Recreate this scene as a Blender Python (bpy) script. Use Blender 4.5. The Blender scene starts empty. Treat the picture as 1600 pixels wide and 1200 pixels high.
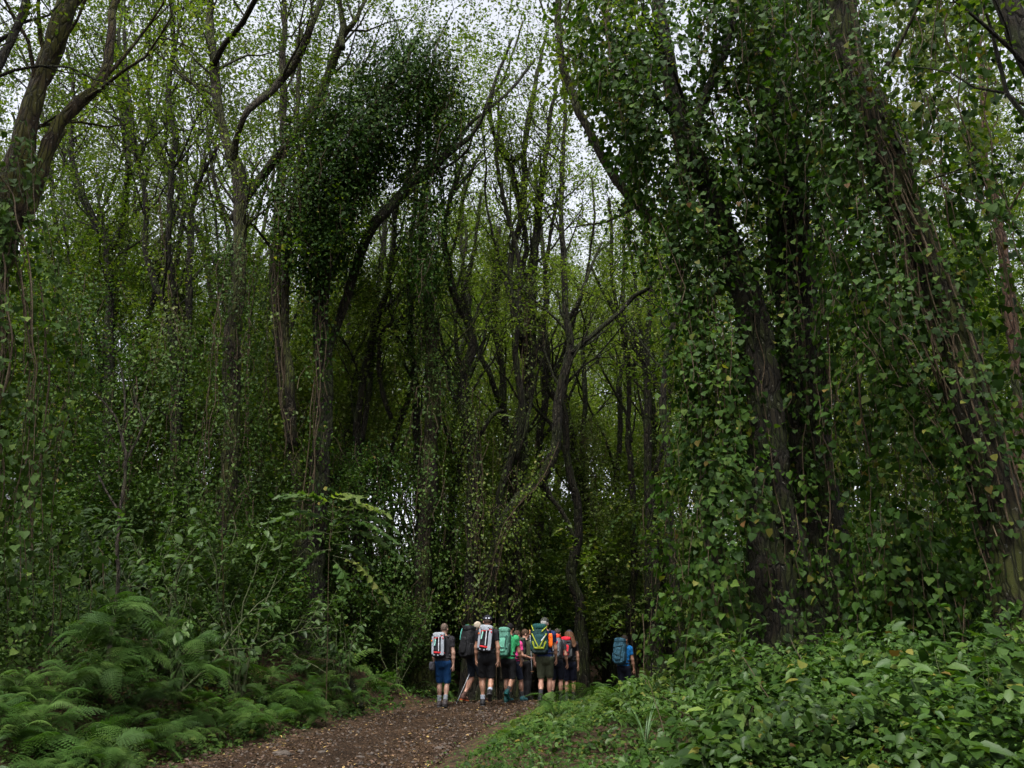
import bpy, bmesh, math
import numpy as np
from mathutils import Vector, Matrix

sc = bpy.context.scene
COL = sc.collection
RNG = np.random.default_rng(11)

# ------------------------------------------------------------------ camera
PITCH = math.radians(17.0)
FPX = 1256.0                       # focal length in pixels of the 1600 px wide photograph
CAM = np.array([0.0, 0.0, 1.6])
cam_data = bpy.data.cameras.new('camera')
cam_data.sensor_width = 36.0
cam_data.lens = FPX / 1600.0 * 36.0
cam_data.clip_start = 0.1
cam_data.clip_end = 2000.0
cam = bpy.data.objects.new('camera', cam_data)
COL.objects.link(cam)
cam.location = CAM
cam.rotation_euler = (math.radians(90) + PITCH, 0, 0)
sc.camera = cam

# ------------------------------------------------------------------ sky, sun, exposure (overcast daylight)
world = bpy.data.worlds.new('World')
sc.world = world
world.use_nodes = True
wn = world.node_tree.nodes; wl = world.node_tree.links
bg = wn['Background']
sky = wn.new('ShaderNodeTexSky')
sky.sky_type = 'NISHITA'
sky.sun_disc = False
SUN_EL, SUN_ROT = math.radians(62), math.radians(200)
sky.sun_elevation = SUN_EL
sky.sun_rotation = SUN_ROT
sky.dust_density = 4.0
sky.air_density = 1.0
sky.ozone_density = 1.0
# an overcast sky is nearly colourless: mix the clear-sky blue most of the way to its own grey
bwn = wn.new('ShaderNodeRGBToBW'); wl.new(sky.outputs[0], bwn.inputs[0])
tint = wn.new('ShaderNodeMix'); tint.data_type = 'RGBA'; tint.blend_type = 'MULTIPLY'
tint.inputs[0].default_value = 1.0
wl.new(bwn.outputs[0], tint.inputs[6]); tint.inputs[7].default_value = (0.985, 0.985, 1.03, 1)
mx = wn.new('ShaderNodeMix'); mx.data_type = 'RGBA'; mx.inputs[0].default_value = 0.86
wl.new(sky.outputs[0], mx.inputs[6]); wl.new(tint.outputs[2], mx.inputs[7])
wl.new(mx.outputs[2], bg.inputs['Color'])
bg.inputs['Strength'].default_value = 0.15
sd = bpy.data.lights.new('sun', 'SUN')
sd.energy = 1.2
sd.angle = math.radians(20)
sd.color = (1.0, 0.97, 0.92)
sun = bpy.data.objects.new('sun', sd)
COL.objects.link(sun)
# nishita: rotation 0 = +Y, growing clockwise seen from above
sun_dir = Vector((math.sin(SUN_ROT) * math.cos(SUN_EL), math.cos(SUN_ROT) * math.cos(SUN_EL), math.sin(SUN_EL)))
sun.rotation_euler = sun_dir.to_track_quat('Z', 'Y').to_euler()
sun.location = (0, 0, 60)

sc.view_settings.view_transform = 'Standard'
sc.view_settings.look = 'None'
sc.view_settings.gamma = 1.0
sc.view_settings.use_curve_mapping = False
sc.view_settings.exposure = 2.05
sc.render.engine = 'CYCLES'
sc.cycles.use_denoising = True
sc.cycles.max_bounces = 6
sc.cycles.diffuse_bounces = 4
sc.cycles.glossy_bounces = 2
sc.cycles.transmission_bounces = 4
sc.cycles.transparent_max_bounces = 4
sc.cycles.caustics_reflective = False
sc.cycles.caustics_refractive = False
sc.cycles.sample_clamp_indirect = 4.0

# ------------------------------------------------------------------ helpers
def tag(o, label=None, cat=None, group=None, kind=None):
    if label: o['label'] = label
    if cat: o['category'] = cat
    if group: o['group'] = group
    if kind: o['kind'] = kind
    return o

def empty(name, loc=(0, 0, 0), label=None, cat=None, group=None, rz=0.0):
    o = bpy.data.objects.new(name, None)
    o.empty_display_size = 0.2
    o.location = loc; o.rotation_euler = (0, 0, rz)
    COL.objects.link(o)
    return tag(o, label, cat, group)

def link(name, me, mat, parent=None, kind=None, rel=True):
    """one mesh object; its coordinates are world ones, made relative to the parent's place"""
    o = bpy.data.objects.new(name, me)
    if mat is not None and len(me.materials) == 0: me.materials.append(mat)
    COL.objects.link(o)
    if parent is not None:
        o.parent = parent
        if rel:
            o.matrix_parent_inverse = (Matrix.Translation(parent.location) @ parent.rotation_euler.to_matrix().to_4x4()).inverted()
    if kind: o['kind'] = kind
    return o

def cam_ray(px, py):
    u, v = px - 800.0, 600.0 - py
    return np.array([u, FPX * math.cos(PITCH) - v * math.sin(PITCH), FPX * math.sin(PITCH) + v * math.cos(PITCH)])

def at(px, py, Y):
    """the point of the upright plane y = Y that the photograph shows at (px, py), and the metres one pixel spans there"""
    r = cam_ray(px, py)
    s = Y / r[1]
    return CAM + r * s, s

class Buf:
    def __init__(self):
        self.v = []; self.q = []; self.t = []; self.vq = []; self.vt = []; self.n = 0
    def add(self, V, Q=None, T=None, var=0.5):
        V = np.asarray(V, float).reshape(-1, 3)
        if Q is not None and len(Q):
            Q = np.asarray(Q, np.int64).reshape(-1, 4)
            self.q.append(Q + self.n)
            self.vq.append(np.full(len(Q), var) if np.isscalar(var) else np.asarray(var))
        if T is not None and len(T):
            T = np.asarray(T, np.int64).reshape(-1, 3)
            self.t.append(T + self.n)
            self.vt.append(np.full(len(T), var) if np.isscalar(var) else np.asarray(var))
        self.v.append(V); self.n += len(V)
    def mesh(self, name, smooth=True, attr=True):
        me = bpy.data.meshes.new(name)
        if self.n == 0: return me
        V = np.concatenate(self.v)
        Q = np.concatenate(self.q) if self.q else np.zeros((0, 4), np.int64)
        T = np.concatenate(self.t) if self.t else np.zeros((0, 3), np.int64)
        idx = np.concatenate([Q.ravel(), T.ravel()]).astype(np.int32)
        nf = len(Q) + len(T)
        start = np.concatenate([np.arange(len(Q)) * 4, len(Q) * 4 + np.arange(len(T)) * 3]).astype(np.int32)
        me.vertices.add(len(V)); me.vertices.foreach_set('co', V.astype(np.float32).ravel())
        me.loops.add(len(idx)); me.loops.foreach_set('vertex_index', idx)
        me.polygons.add(nf); me.polygons.foreach_set('loop_start', start)
        me.polygons.foreach_set('use_smooth', np.full(nf, smooth))
        me.update(calc_edges=True)
        if attr:
            a = me.attributes.new('v', 'FLOAT', 'FACE')
            a.data.foreach_set('value', np.concatenate([np.concatenate(self.vq) if self.vq else np.zeros(0), np.concatenate(self.vt) if self.vt else np.zeros(0)]).astype(np.float32))
        return me

def norm(a):
    return a / np.maximum(np.linalg.norm(a, axis=-1, keepdims=True), 1e-9)

def resample(pts, rad, step):
    """a smooth curve through the points, with its radii"""
    pts = np.asarray(pts, float); rad = np.asarray(rad, float)
    if len(pts) == 2:
        pts = np.array([pts[0], (pts[0] + pts[1]) / 2, pts[1]]); rad = np.array([rad[0], (rad[0] + rad[1]) / 2, rad[1]])
    P = np.vstack([2 * pts[0] - pts[1], pts, 2 * pts[-1] - pts[-2]])
    out, ro = [], []
    for i in range(len(pts) - 1):
        L = np.linalg.norm(pts[i + 1] - pts[i]); n = max(1, int(round(L / step)))
        t = (np.arange(n) / n)[:, None]
        a, b, c, d = P[i], P[i + 1], P[i + 2], P[i + 3]
        out.append(0.5 * ((2 * b) + (-a + c) * t + (2 * a - 5 * b + 4 * c - d) * t ** 2 + (-a + 3 * b - 3 * c + d) * t ** 3))
        ro.append(rad[i] + (rad[i + 1] - rad[i]) * t[:, 0])
    out.append(pts[-1:]); ro.append(rad[-1:])
    return np.vstack(out), np.concatenate(ro)

def tube(buf, pts, rad, n=6, var=0.5, lump=0.0, cap=True, rng=RNG, flute=0.0):
    pts = np.asarray(pts, float); rad = np.asarray(rad, float); m = len(pts)
    if m < 2: return
    T = norm(np.gradient(pts, axis=0))
    ref = np.array([1.0, 0.2, 0.1]) if abs(T[:, 0]).mean() < 0.8 else np.array([0, 1.0, 0.1])
    A = norm(np.cross(T, ref)); B = np.cross(T, A)
    ang = np.arange(n) / n * 2 * np.pi
    R = rad[:, None] * (1 + (lump * rng.normal(size=(m, n)) if lump else 0))
    if flute:
        z = np.linspace(0, 1, m)[:, None] * m * .05
        R = R * (1 + flute * (np.sin(3 * ang[None] + z * 1.3 + rng.uniform(0, 6)) * .6 + np.sin(5 * ang[None] - z * .9 + rng.uniform(0, 6)) * .5 + np.sin(2 * ang[None] + z * 2.9) * .5))
    V = pts[:, None] + R[..., None] * (np.cos(ang)[None, :, None] * A[:, None] + np.sin(ang)[None, :, None] * B[:, None])
    i = np.arange(m - 1)[:, None] * n; j = np.arange(n)[None]; k = (j + 1) % n
    Q = np.stack([i + j, i + k, i + n + k, i + n + j], -1).reshape(-1, 4)
    V = V.reshape(-1, 3)
    tri = None
    if cap:
        V = np.vstack([V, pts[0], pts[-1]])
        jj = np.arange(n); kk = (jj + 1) % n
        tri = np.vstack([np.stack([np.full(n, m * n), kk, jj], -1), np.stack([np.full(n, m * n + 1), (m - 1) * n + jj, (m - 1) * n + kk], -1)])
    buf.add(V, Q, tri, var)

# leaf templates: (u along the leaf 0..1, v across -1..1, w lift), faces
def _tpl(kind):
    if kind == 'far':      # folded rhombus
        V = [(0, 0, 0), (.45, -.5, .10), (1, 0, -.06), (.45, .5, .10)]
        return np.array(V), np.array([(0, 1, 2), (0, 2, 3)])
    if kind == 'mid':      # pointed oval, folded on the midrib, drooping tip
        V = [(0, 0, 0), (.30, -.46, .10), (.72, -.34, .05), (1, 0, -.16), (.72, .34, .05), (.30, .46, .10), (.5, 0, 0)]
        return np.array(V), np.array([(0, 1, 6), (1, 2, 6), (2, 3, 6), (3, 4, 6), (4, 5, 6), (5, 0, 6)])
    if kind == 'heart':    # heart-shaped with pointed tip
        V = [(0, 0, 0), (-.12, -.26, .04), (.10, -.52, .08), (.42, -.50, .08), (.74, -.26, .0), (1.05, 0, -.18),
             (.74, .26, .0), (.42, .50, .08), (.10, .52, .08), (-.12, .26, .04), (.4, 0, -.02)]
        F = [(i, i + 1, 10) for i in range(9)] + [(9, 0, 10)]
        return np.array(V), np.array(F)
    if kind == 'heart_plain':
        V = [(0, 0, 0), (.08, -.52, .08), (.58, -.44, .05), (1.05, 0, -.18), (.58, .44, .05), (.08, .52, .08)]
        return np.array(V), np.array([(0, 1, 2), (0, 2, 3), (0, 3, 4), (0, 4, 5)])
    if kind == 'blade':
        V = [(0, -.5, 0), (0, .5, 0), (.5, -.45, .12), (.5, .45, .12), (1, 0, -.1)]
        return np.array(V), np.array([(0, 2, 1), (1, 2, 3), (2, 4, 3)])
TPL = {k: _tpl(k) for k in ('far', 'mid', 'heart', 'heart_plain', 'blade')}

def leaves(buf, C, D, N, L, W, kind='far', var=None, rng=RNG):
    """one leaf at each C, its tip towards D, its face towards N"""
    C = np.asarray(C, float); n = len(C)
    if n == 0: return
    D = norm(D); S = norm(np.cross(N, D)); N = np.cross(D, S)
    V, F = TPL[kind]
    L = np.broadcast_to(L, (n,))[:, None, None]; W = np.broadcast_to(W, (n,))[:, None, None]
    P = C[:, None] + L * V[None, :, 0:1] * D[:, None] + W * V[None, :, 1:2] * S[:, None] + L * V[None, :, 2:3] * N[:, None]
    T = (np.arange(n)[:, None, None] * len(V) + F[None]).reshape(-1, 3)
    if var is None: var = rng.random(n)
    buf.add(P.reshape(-1, 3), None, T, np.repeat(np.broadcast_to(var, (n,)), len(F)))

def rdir(n, rng=RNG):
    return norm(rng.normal(size=(n, 3)))

def scatter(buf, C, L, W=0.62, kind='far', up=0.8, out=None, droop=0.3, jit=0.25, var=None, rng=RNG):
    """leaves whose faces look mostly up (and outwards), tips outward and down"""
    n = len(C)
    N = rdir(n, rng) * 0.55 + np.array([0, 0, up])
    D = rdir(n, rng); D[:, 2] = D[:, 2] * 0.4 - droop
    if out is not None:
        N = N + out * 0.6; D = D + out * 0.8
    s = L * (1 + jit * rng.normal(size=n)).clip(0.45, 1.7)
    leaves(buf, C, D, N, s, s * W, kind, var, rng)

# ------------------------------------------------------------------ materials
def new_mat(name):
    m = bpy.data.materials.new(name); m.use_nodes = True
    nt = m.node_tree; b = nt.nodes['Principled BSDF']
    return m, nt, b

def ramp(nt, stops):
    r = nt.nodes.new('ShaderNodeValToRGB')
    e = r.color_ramp.elements
    while len(e) > 1: e.remove(e[-1])
    e[0].position = stops[0][0]; e[0].color = (*stops[0][1], 1)
    for p, c in stops[1:]:
        x = e.new(p); x.color = (*c, 1)
    return r

def leaf_mat(name, stops, rough=0.45, trans=0.35, tcol=(1.1, 1.25, 0.38), spec=0.5, objvar=1.0, noise=3.0):
    m, nt, b = new_mat(name); N = nt.nodes; Lk = nt.links
    a = N.new('ShaderNodeAttribute'); a.attribute_name = 'v'
    oi = N.new('ShaderNodeObjectInfo')
    mul = N.new('ShaderNodeMath'); mul.operation = 'MULTIPLY'; mul.inputs[1].default_value = objvar; Lk.new(oi.outputs['Random'], mul.inputs[0])
    ad = N.new('ShaderNodeMath'); ad.operation = 'ADD'; Lk.new(a.outputs['Fac'], ad.inputs[0]); Lk.new(mul.outputs[0], ad.inputs[1])
    fr = N.new('ShaderNodeMath'); fr.operation = 'FRACT'; Lk.new(ad.outputs[0], fr.inputs[0])
    r = ramp(nt, stops); Lk.new(fr.outputs[0], r.inputs[0])
    g = N.new('ShaderNodeNewGeometry')
    nz = N.new('ShaderNodeTexNoise'); nz.inputs['Scale'].default_value = 0.9; nz.inputs['Detail'].default_value = 2
    Lk.new(g.outputs['Position'], nz.inputs['Vector'])
    hs = N.new('ShaderNodeHueSaturation')
    mr = N.new('ShaderNodeMapRange'); mr.inputs['From Min'].default_value = 0.3; mr.inputs['From Max'].default_value = 0.7
    mr.inputs['To Min'].default_value = 0.72; mr.inputs['To Max'].default_value = 1.3
    Lk.new(nz.outputs['Fac'], mr.inputs['Value']); Lk.new(mr.outputs[0], hs.inputs['Value'])
    Lk.new(r.outputs[0], hs.inputs['Color'])
    Lk.new(hs.outputs[0], b.inputs['Base Color'])
    b.inputs['Roughness'].default_value = rough
    b.inputs['Specular IOR Level'].default_value = spec
    t = N.new('ShaderNodeBsdfTranslucent')
    tm = N.new('ShaderNodeMix'); tm.data_type = 'RGBA'; tm.blend_type = 'MULTIPLY'; tm.inputs[0].default_value = 1
    tm.inputs[7].default_value = (*tcol, 1); Lk.new(hs.outputs[0], tm.inputs[6]); Lk.new(tm.outputs[2], t.inputs['Color'])
    ms = N.new('ShaderNodeMixShader'); ms.inputs[0].default_value = trans
    Lk.new(b.outputs[0], ms.inputs[1]); Lk.new(t.outputs[0], ms.inputs[2])
    Lk.new(ms.outputs[0], N['Material Output'].inputs['Surface'])
    return m

def bark_mat(name, c1, c2, moss=(0.035, 0.045, 0.010), mossamt=0.5, scale=6.0):
    m, nt, b = new_mat(name); N = nt.nodes; Lk = nt.links
    g = N.new('ShaderNodeNewGeometry')
    mp = N.new('ShaderNodeMapping'); mp.inputs['Scale'].default_value = (scale, scale, scale * 0.22)
    Lk.new(g.outputs['Position'], mp.inputs['Vector'])
    n1 = N.new('ShaderNodeTexNoise'); n1.inputs['Scale'].default_value = 2.6; n1.inputs['Detail'].default_value = 8; n1.inputs['Roughness'].default_value = .78; n1.inputs['Distortion'].default_value = .5
    Lk.new(mp.outputs[0], n1.inputs['Vector'])
    r = ramp(nt, [(0.3, c1), (0.5, tuple(np.array(c1) * .5 + np.array(c2) * .5)), (0.72, c2)]); Lk.new(n1.outputs['Fac'], r.inputs[0])
    n2 = N.new('ShaderNodeTexNoise'); n2.inputs['Scale'].default_value = 2.0; n2.inputs['Detail'].default_value = 4
    Lk.new(g.outputs['Position'], n2.inputs['Vector'])
    sx = N.new('ShaderNodeSeparateXYZ'); Lk.new(g.outputs['Normal'], sx.inputs[0])
    mm = N.new('ShaderNodeMath'); mm.operation = 'MULTIPLY_ADD'; mm.inputs[1].default_value = 0.25; Lk.new(sx.outputs['Z'], mm.inputs[0]); Lk.new(n2.outputs['Fac'], mm.inputs[2])
    mr = N.new('ShaderNodeMapRange'); mr.inputs['From Min'].default_value = 0.62 - mossamt * .3; mr.inputs['From Max'].default_value = 0.72 - mossamt * .3
    Lk.new(mm.outputs[0], mr.inputs['Value'])
    mx_ = N.new('ShaderNodeMix'); mx_.data_type = 'RGBA'; Lk.new(mr.outputs[0], mx_.inputs[0]); Lk.new(r.outputs[0], mx_.inputs[6]); mx_.inputs[7].default_value = (*moss, 1)
    n3 = N.new('ShaderNodeTexNoise'); n3.inputs['Scale'].default_value = 17.0; n3.inputs['Detail'].default_value = 3
    Lk.new(g.outputs['Position'], n3.inputs['Vector'])
    m3 = N.new('ShaderNodeMapRange'); m3.inputs['From Min'].default_value = 0.66; m3.inputs['From Max'].default_value = 0.70; Lk.new(n3.outputs['Fac'], m3.inputs['Value'])
    m4 = N.new('ShaderNodeMix'); m4.data_type = 'RGBA'; Lk.new(m3.outputs[0], m4.inputs[0]); Lk.new(mx_.outputs[2], m4.inputs[6]); m4.inputs[7].default_value = (.13, .13, .10, 1)
    Lk.new(m4.outputs[2], b.inputs['Base Color'])
    b.inputs['Roughness'].default_value = 0.9; b.inputs['Specular IOR Level'].default_value = 0.2
    mpv = N.new('ShaderNodeMapping'); mpv.inputs['Scale'].default_value = (14, 14, 2.2)
    nd = N.new('ShaderNodeMix'); nd.data_type = 'RGBA'; nd.inputs[0].default_value = .12; Lk.new(g.outputs['Position'], nd.inputs[6]); Lk.new(n2.outputs['Color'], nd.inputs[7])
    Lk.new(nd.outputs[2], mpv.inputs['Vector'])
    vo = N.new('ShaderNodeTexVoronoi'); vo.feature = 'DISTANCE_TO_EDGE'; vo.inputs['Scale'].default_value = 1.0; Lk.new(mpv.outputs[0], vo.inputs['Vector'])
    cr = N.new('ShaderNodeMapRange'); cr.inputs['From Max'].default_value = .16; cr.inputs['To Min'].default_value = .35; Lk.new(vo.outputs['Distance'], cr.inputs['Value'])
    cm = N.new('ShaderNodeMix'); cm.data_type = 'RGBA'; cm.blend_type = 'MULTIPLY'; cm.inputs[0].default_value = 1; Lk.new(m4.outputs[2], cm.inputs[6]); Lk.new(cr.outputs[0], cm.inputs[7]); Lk.new(cm.outputs[2], b.inputs['Base Color'])
    hsum = N.new('ShaderNodeMath'); hsum.operation = 'ADD'; Lk.new(n1.outputs['Fac'], hsum.inputs[0]); Lk.new(cr.outputs[0], hsum.inputs[1])
    bp = N.new('ShaderNodeBump'); bp.inputs['Strength'].default_value = 1.0; bp.inputs['Distance'].default_value = 0.10
    Lk.new(hsum.outputs[0], bp.inputs['Height']); Lk.new(bp.outputs[0], b.inputs['Normal'])
    return m

def plain_mat(name, col, rough=0.8, spec=0.3, noise=0.25, scale=18.0, bump=0.0, metal=0.0, col2=None):
    m, nt, b = new_mat(name); N = nt.nodes; Lk = nt.links
    tc = N.new('ShaderNodeTexCoord')
    nz = N.new('ShaderNodeTexNoise'); nz.inputs['Scale'].default_value = scale; nz.inputs['Detail'].default_value = 4
    Lk.new(tc.outputs['Object'], nz.inputs['Vector'])
    c = np.array(col); d = np.array(col2) if col2 is not None else c * (1 + noise)
    r = ramp(nt, [(0.35, tuple(c * (1 - noise))), (0.65, tuple(d))]); Lk.new(nz.outputs['Fac'], r.inputs[0])
    Lk.new(r.outputs[0], b.inputs['Base Color'])
    b.inputs['Roughness'].default_value = rough; b.inputs['Specular IOR Level'].default_value = spec; b.inputs['Metallic'].default_value = metal
    if bump:
        bp = N.new('ShaderNodeBump'); bp.inputs['Strength'].default_value = bump; bp.inputs['Distance'].default_value = 0.01
        Lk.new(nz.outputs['Fac'], bp.inputs['Height']); Lk.new(bp.outputs[0], b.inputs['Normal'])
    return m

GREEN_CANOPY = [(0.0, (.028, .050, .006)), (.35, (.044, .074, .008)), (.7, (.064, .100, .011)), (.93, (.100, .134, .018)), (1.0, (.15, .14, .03))]
GREEN_GREY = [(0.0, (.044, .060, .022)), (.4, (.064, .086, .028)), (.8, (.088, .114, .036)), (1.0, (.12, .13, .05))]
GREEN_IVY = [(0.0, (.011, .030, .004)), (.4, (.020, .048, .005)), (.8, (.033, .070, .008)), (.965, (.056, .092, .013)), (.992, (.13, .12, .022)), (1.0, (.08, .04, .012))]
GREEN_BLUE = [(0.0, (.017, .038, .006)), (.5, (.030, .060, .009)), (.9, (.050, .086, .015)), (1.0, (.09, .13, .025))]
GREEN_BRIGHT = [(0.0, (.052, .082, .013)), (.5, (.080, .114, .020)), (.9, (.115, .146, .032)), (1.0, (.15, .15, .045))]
GREEN_FERN = [(0.0, (.024, .060, .009)), (.5, (.040, .088, .014)), (1.0, (.068, .118, .022))]
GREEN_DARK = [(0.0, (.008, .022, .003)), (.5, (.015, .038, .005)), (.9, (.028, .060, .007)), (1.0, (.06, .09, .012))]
M = {}
M['canopy'] = leaf_mat('canopy_leaf', GREEN_CANOPY, 0.55, 0.42, spec=.25)
M['greyleaf'] = leaf_mat('grey_green_leaf', GREEN_GREY, 0.55, 0.4, spec=.25)
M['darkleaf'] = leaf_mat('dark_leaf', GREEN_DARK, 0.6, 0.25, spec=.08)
M['ivy'] = leaf_mat('vine_leaf', GREEN_IVY, 0.6, 0.34, spec=.14)
M['blue'] = leaf_mat('shrub_leaf', GREEN_BLUE, 0.6, 0.32, spec=.14)
M['pale'] = leaf_mat('broad_leaf', [(0, (.022, .050, .009)), (.6, (.038, .076, .014)), (1, (.062, .104, .024))], 0.5, 0.32, spec=.25)
M['bright'] = leaf_mat('sunlit_thin_leaf', GREEN_BRIGHT, 0.55, 0.5, spec=.25)  # sunlight on the foliage is put into this paler leaf colour
M['fern'] = leaf_mat('fern_leaf', GREEN_FERN, 0.6, 0.35, objvar=0.6, spec=.2)
M['deadleaf'] = leaf_mat('dead_leaf', [(0, (.045, .024, .014)), (.6, (.085, .046, .022)), (.88, (.15, .09, .035)), (1, (.32, .22, .06))], 0.7, 0.1, objvar=0)
M['bark'] = bark_mat('mossy_bark', (.010, .008, .004), (.056, .045, .024), moss=(.040, .046, .008), mossamt=0.62)
M['bark_dark'] = bark_mat('dark_bark', (.006, .005, .003), (.030, .024, .012), moss=(.020, .025, .005), mossamt=0.5)
M['bark_brown'] = bark_mat('brown_bark', (.014, .010, .004), (.078, .052, .024), moss=(.055, .052, .008), mossamt=0.62)
M['bark_pale'] = bark_mat('pale_bark', (.035, .028, .020), (.12, .098, .072), mossamt=0.25)
M['bark_red'] = bark_mat('reddish_bark', (.045, .024, .014), (.16, .095, .06), mossamt=0.15)
M['liana'] = plain_mat('dry_liana', (.050, .036, .020), 0.85, 0.2, 0.4, 30)
M['stem'] = plain_mat('green_stem', (.06, .07, .03), 0.7, 0.2, 0.3, 30)
# ------------------------------------------------------------------ the lie of the land
PC = np.array([(-12, -1.6), (-4, -2.1), (0, -2.4), (5, -2.75), (10.67, -2.45), (14, -1.85), (17, -1.15), (19, -.55), (21, .4), (24, 2.4), (28, 5.6), (36, 12), (60, 30)], float)
def path_x(y): return np.interp(y, PC[:, 0], PC[:, 1])
def path_w(y): return np.interp(y, [0, 10, 15, 19, 23, 40], [1.6, 1.5, 1.3, 1.2, 1.05, 1.0])
def sst(x, a, b):
    t = np.clip((x - a) / (b - a), 0, 1); return t * t * (3 - 2 * t)
def wav(x, y):
    return (np.sin(x * 1.7 + y * .6) * np.sin(y * 1.3 - x * .5) * .5 + np.sin(x * 3.9 - y * 2.2 + 1) * np.sin(y * 3.3 + x) * .25 + np.sin(x * .5 + 2) * np.cos(y * .43) * .9)
def gh(x, y):
    x = np.asarray(x, float); y = np.asarray(y, float)
    xc, hw = path_x(y), path_w(y)
    dl = (xc - hw) - x; dr = x - (xc + hw)
    base = -0.38 * sst(y, 19.5, 24) + .5 * sst(y, 30, 60)
    left = 1.15 * sst(dl, .5, 3.3) * sst(y, 26, 18) + .5 * sst(dl, 3.5, 9)
    right = (.12 * sst(dr, 0, 1) + .68 * sst(dr, 1.0, 5)) * (.25 + .75 * sst(y, 22, 14)) * (.15 + .85 * sst(y, 1.5, 7))
    off = np.maximum(sst(dl, 0.1, 1.5), sst(dr, 0.1, 1.5))
    return base + left + right + wav(x, y) * .16 * off + wav(x * 5, y * 5) * .008
def off_path(x, y):
    """lateral distance outside the path edge, negative on the path"""
    return np.maximum((path_x(y) - path_w(y)) - x, x - (path_x(y) + path_w(y)))

def grid_mesh(name, X, Y, Z):
    n, m = X.shape
    i, j = np.meshgrid(np.arange(n - 1), np.arange(m - 1), indexing='ij')
    a = i * m + j
    b = Buf(); b.add(np.stack([X, Y, Z], -1).reshape(-1, 3), np.stack([a, a + m, a + m + 1, a + 1], -1).reshape(-1, 4))
    return b.mesh(name, attr=False)

def axis(lo, hi, c0, c1, fine, coarse):
    return np.unique(np.round(np.concatenate([np.arange(c0, c1, fine), np.arange(lo, c0, coarse), np.arange(c1, hi + coarse, coarse)]), 4))

gx = axis(-260, 260, -14, 14, .2, 6); gy = axis(-60, 320, -2, 30, .2, 6)
X, Y = np.meshgrid(gx, gy, indexing='ij')
Z = gh(X, Y)
inside = off_path(X, Y) < -.05
Z = Z - .05 * inside                      # the path has its own sheet, laid a little above this
mg, nt, b = new_mat('forest_soil')
N_, L_ = nt.nodes, nt.links
g_ = N_.new('ShaderNodeNewGeometry')
n1 = N_.new('ShaderNodeTexNoise'); n1.inputs['Scale'].default_value = 5; n1.inputs['Detail'].default_value = 8; n1.inputs['Roughness'].default_value = .7
L_.new(g_.outputs['Position'], n1.inputs['Vector'])
r_ = ramp(nt, [(.3, (.012, .009, .005)), (.5, (.035, .022, .012)), (.62, (.075, .042, .022)), (.75, (.035, .045, .015))]); L_.new(n1.outputs['Fac'], r_.inputs[0])
L_.new(r_.outputs[0], b.inputs['Base Color']); b.inputs['Roughness'].default_value = .95; b.inputs['Specular IOR Level'].default_value = .15
bp = N_.new('ShaderNodeBump'); bp.inputs['Distance'].default_value = .05; bp.inputs['Strength'].default_value = .8
L_.new(n1.outputs['Fac'], bp.inputs['Height']); L_.new(bp.outputs[0], b.inputs['Normal'])
M['soil'] = mg
link('forest_floor', grid_mesh('forest_floor', X, Y, Z), mg, kind='structure')['label'] = 'dark leaf strewn forest floor with earth banks'

mp_, nt, b = new_mat('trodden_earth')
N_, L_ = nt.nodes, nt.links
g_ = N_.new('ShaderNodeNewGeometry')
n1 = N_.new('ShaderNodeTexNoise'); n1.inputs['Scale'].default_value = 9; n1.inputs['Detail'].default_value = 10; n1.inputs['Roughness'].default_value = .75
n2 = N_.new('ShaderNodeTexNoise'); n2.inputs['Scale'].default_value = 1.1; n2.inputs['Detail'].default_value = 3
vo = N_.new('ShaderNodeTexVoronoi'); vo.inputs['Scale'].default_value = 22; vo.inputs['Randomness'].default_value = 1
for n in (n1, n2, vo): L_.new(g_.outputs['Position'], n.inputs['Vector'])
r_ = ramp(nt, [(.32, (.014, .009, .005)), (.5, (.040, .025, .014)), (.66, (.074, .047, .027)), (.8, (.12, .082, .050))]); L_.new(n1.outputs['Fac'], r_.inputs[0])
mm = N_.new('ShaderNodeMix'); mm.data_type = 'RGBA'; mm.blend_type = 'MULTIPLY'; mm.inputs[0].default_value = .8
r2 = ramp(nt, [(.30, (.50, .45, .42)), (.5, (.85, .8, .78)), (.68, (1.25, 1.15, 1.05))]); L_.new(n2.outputs['Fac'], r2.inputs[0])
L_.new(r_.outputs[0], mm.inputs[6]); L_.new(r2.outputs[0], mm.inputs[7]); L_.new(mm.outputs[2], b.inputs['Base Color'])
b.inputs['Roughness'].default_value = .95; b.inputs['Specular IOR Level'].default_value = .12
ad = N_.new('ShaderNodeMath'); ad.operation = 'SUBTRACT'; L_.new(n1.outputs['Fac'], ad.inputs[0]); L_.new(vo.outputs['Distance'], ad.inputs[1])
bp = N_.new('ShaderNodeBump'); bp.inputs['Distance'].default_value = .06; bp.inputs['Strength'].default_value = 1
L_.new(ad.outputs[0], bp.inputs['Height']); L_.new(bp.outputs[0], b.inputs['Normal'])
M['path'] = mp_
py_ = np.concatenate([np.arange(-12, 26, .08), np.arange(26, 36, .4)]); pu = np.linspace(-1, 1, 70)
U, Yp = np.meshgrid(pu, py_, indexing='ij')
edge = 1 + .06 * np.sin(Yp * 2.3 + U) + .04 * np.sin(Yp * 5.1 + 2 * U)
Xp = path_x(Yp) + U * path_w(Yp) * edge
rough = (np.sin(Xp * 9 + Yp * 4) * np.sin(Yp * 11 - Xp * 3) * .012 + RNG.normal(size=Xp.shape) * .010 - .045 * np.exp(-((np.abs(U + .05 * np.sin(Yp)) - .45) / .14) ** 2) * (.6 + .4 * np.sin(Yp * 1.7 + U * 3))).clip(-.05, .04)
Zp = gh(Xp, Yp) + .022 + rough * (1 - U ** 8) + .012 * (1 - np.abs(U)) - .07 * sst(np.abs(U), .9, 1.0)
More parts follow.
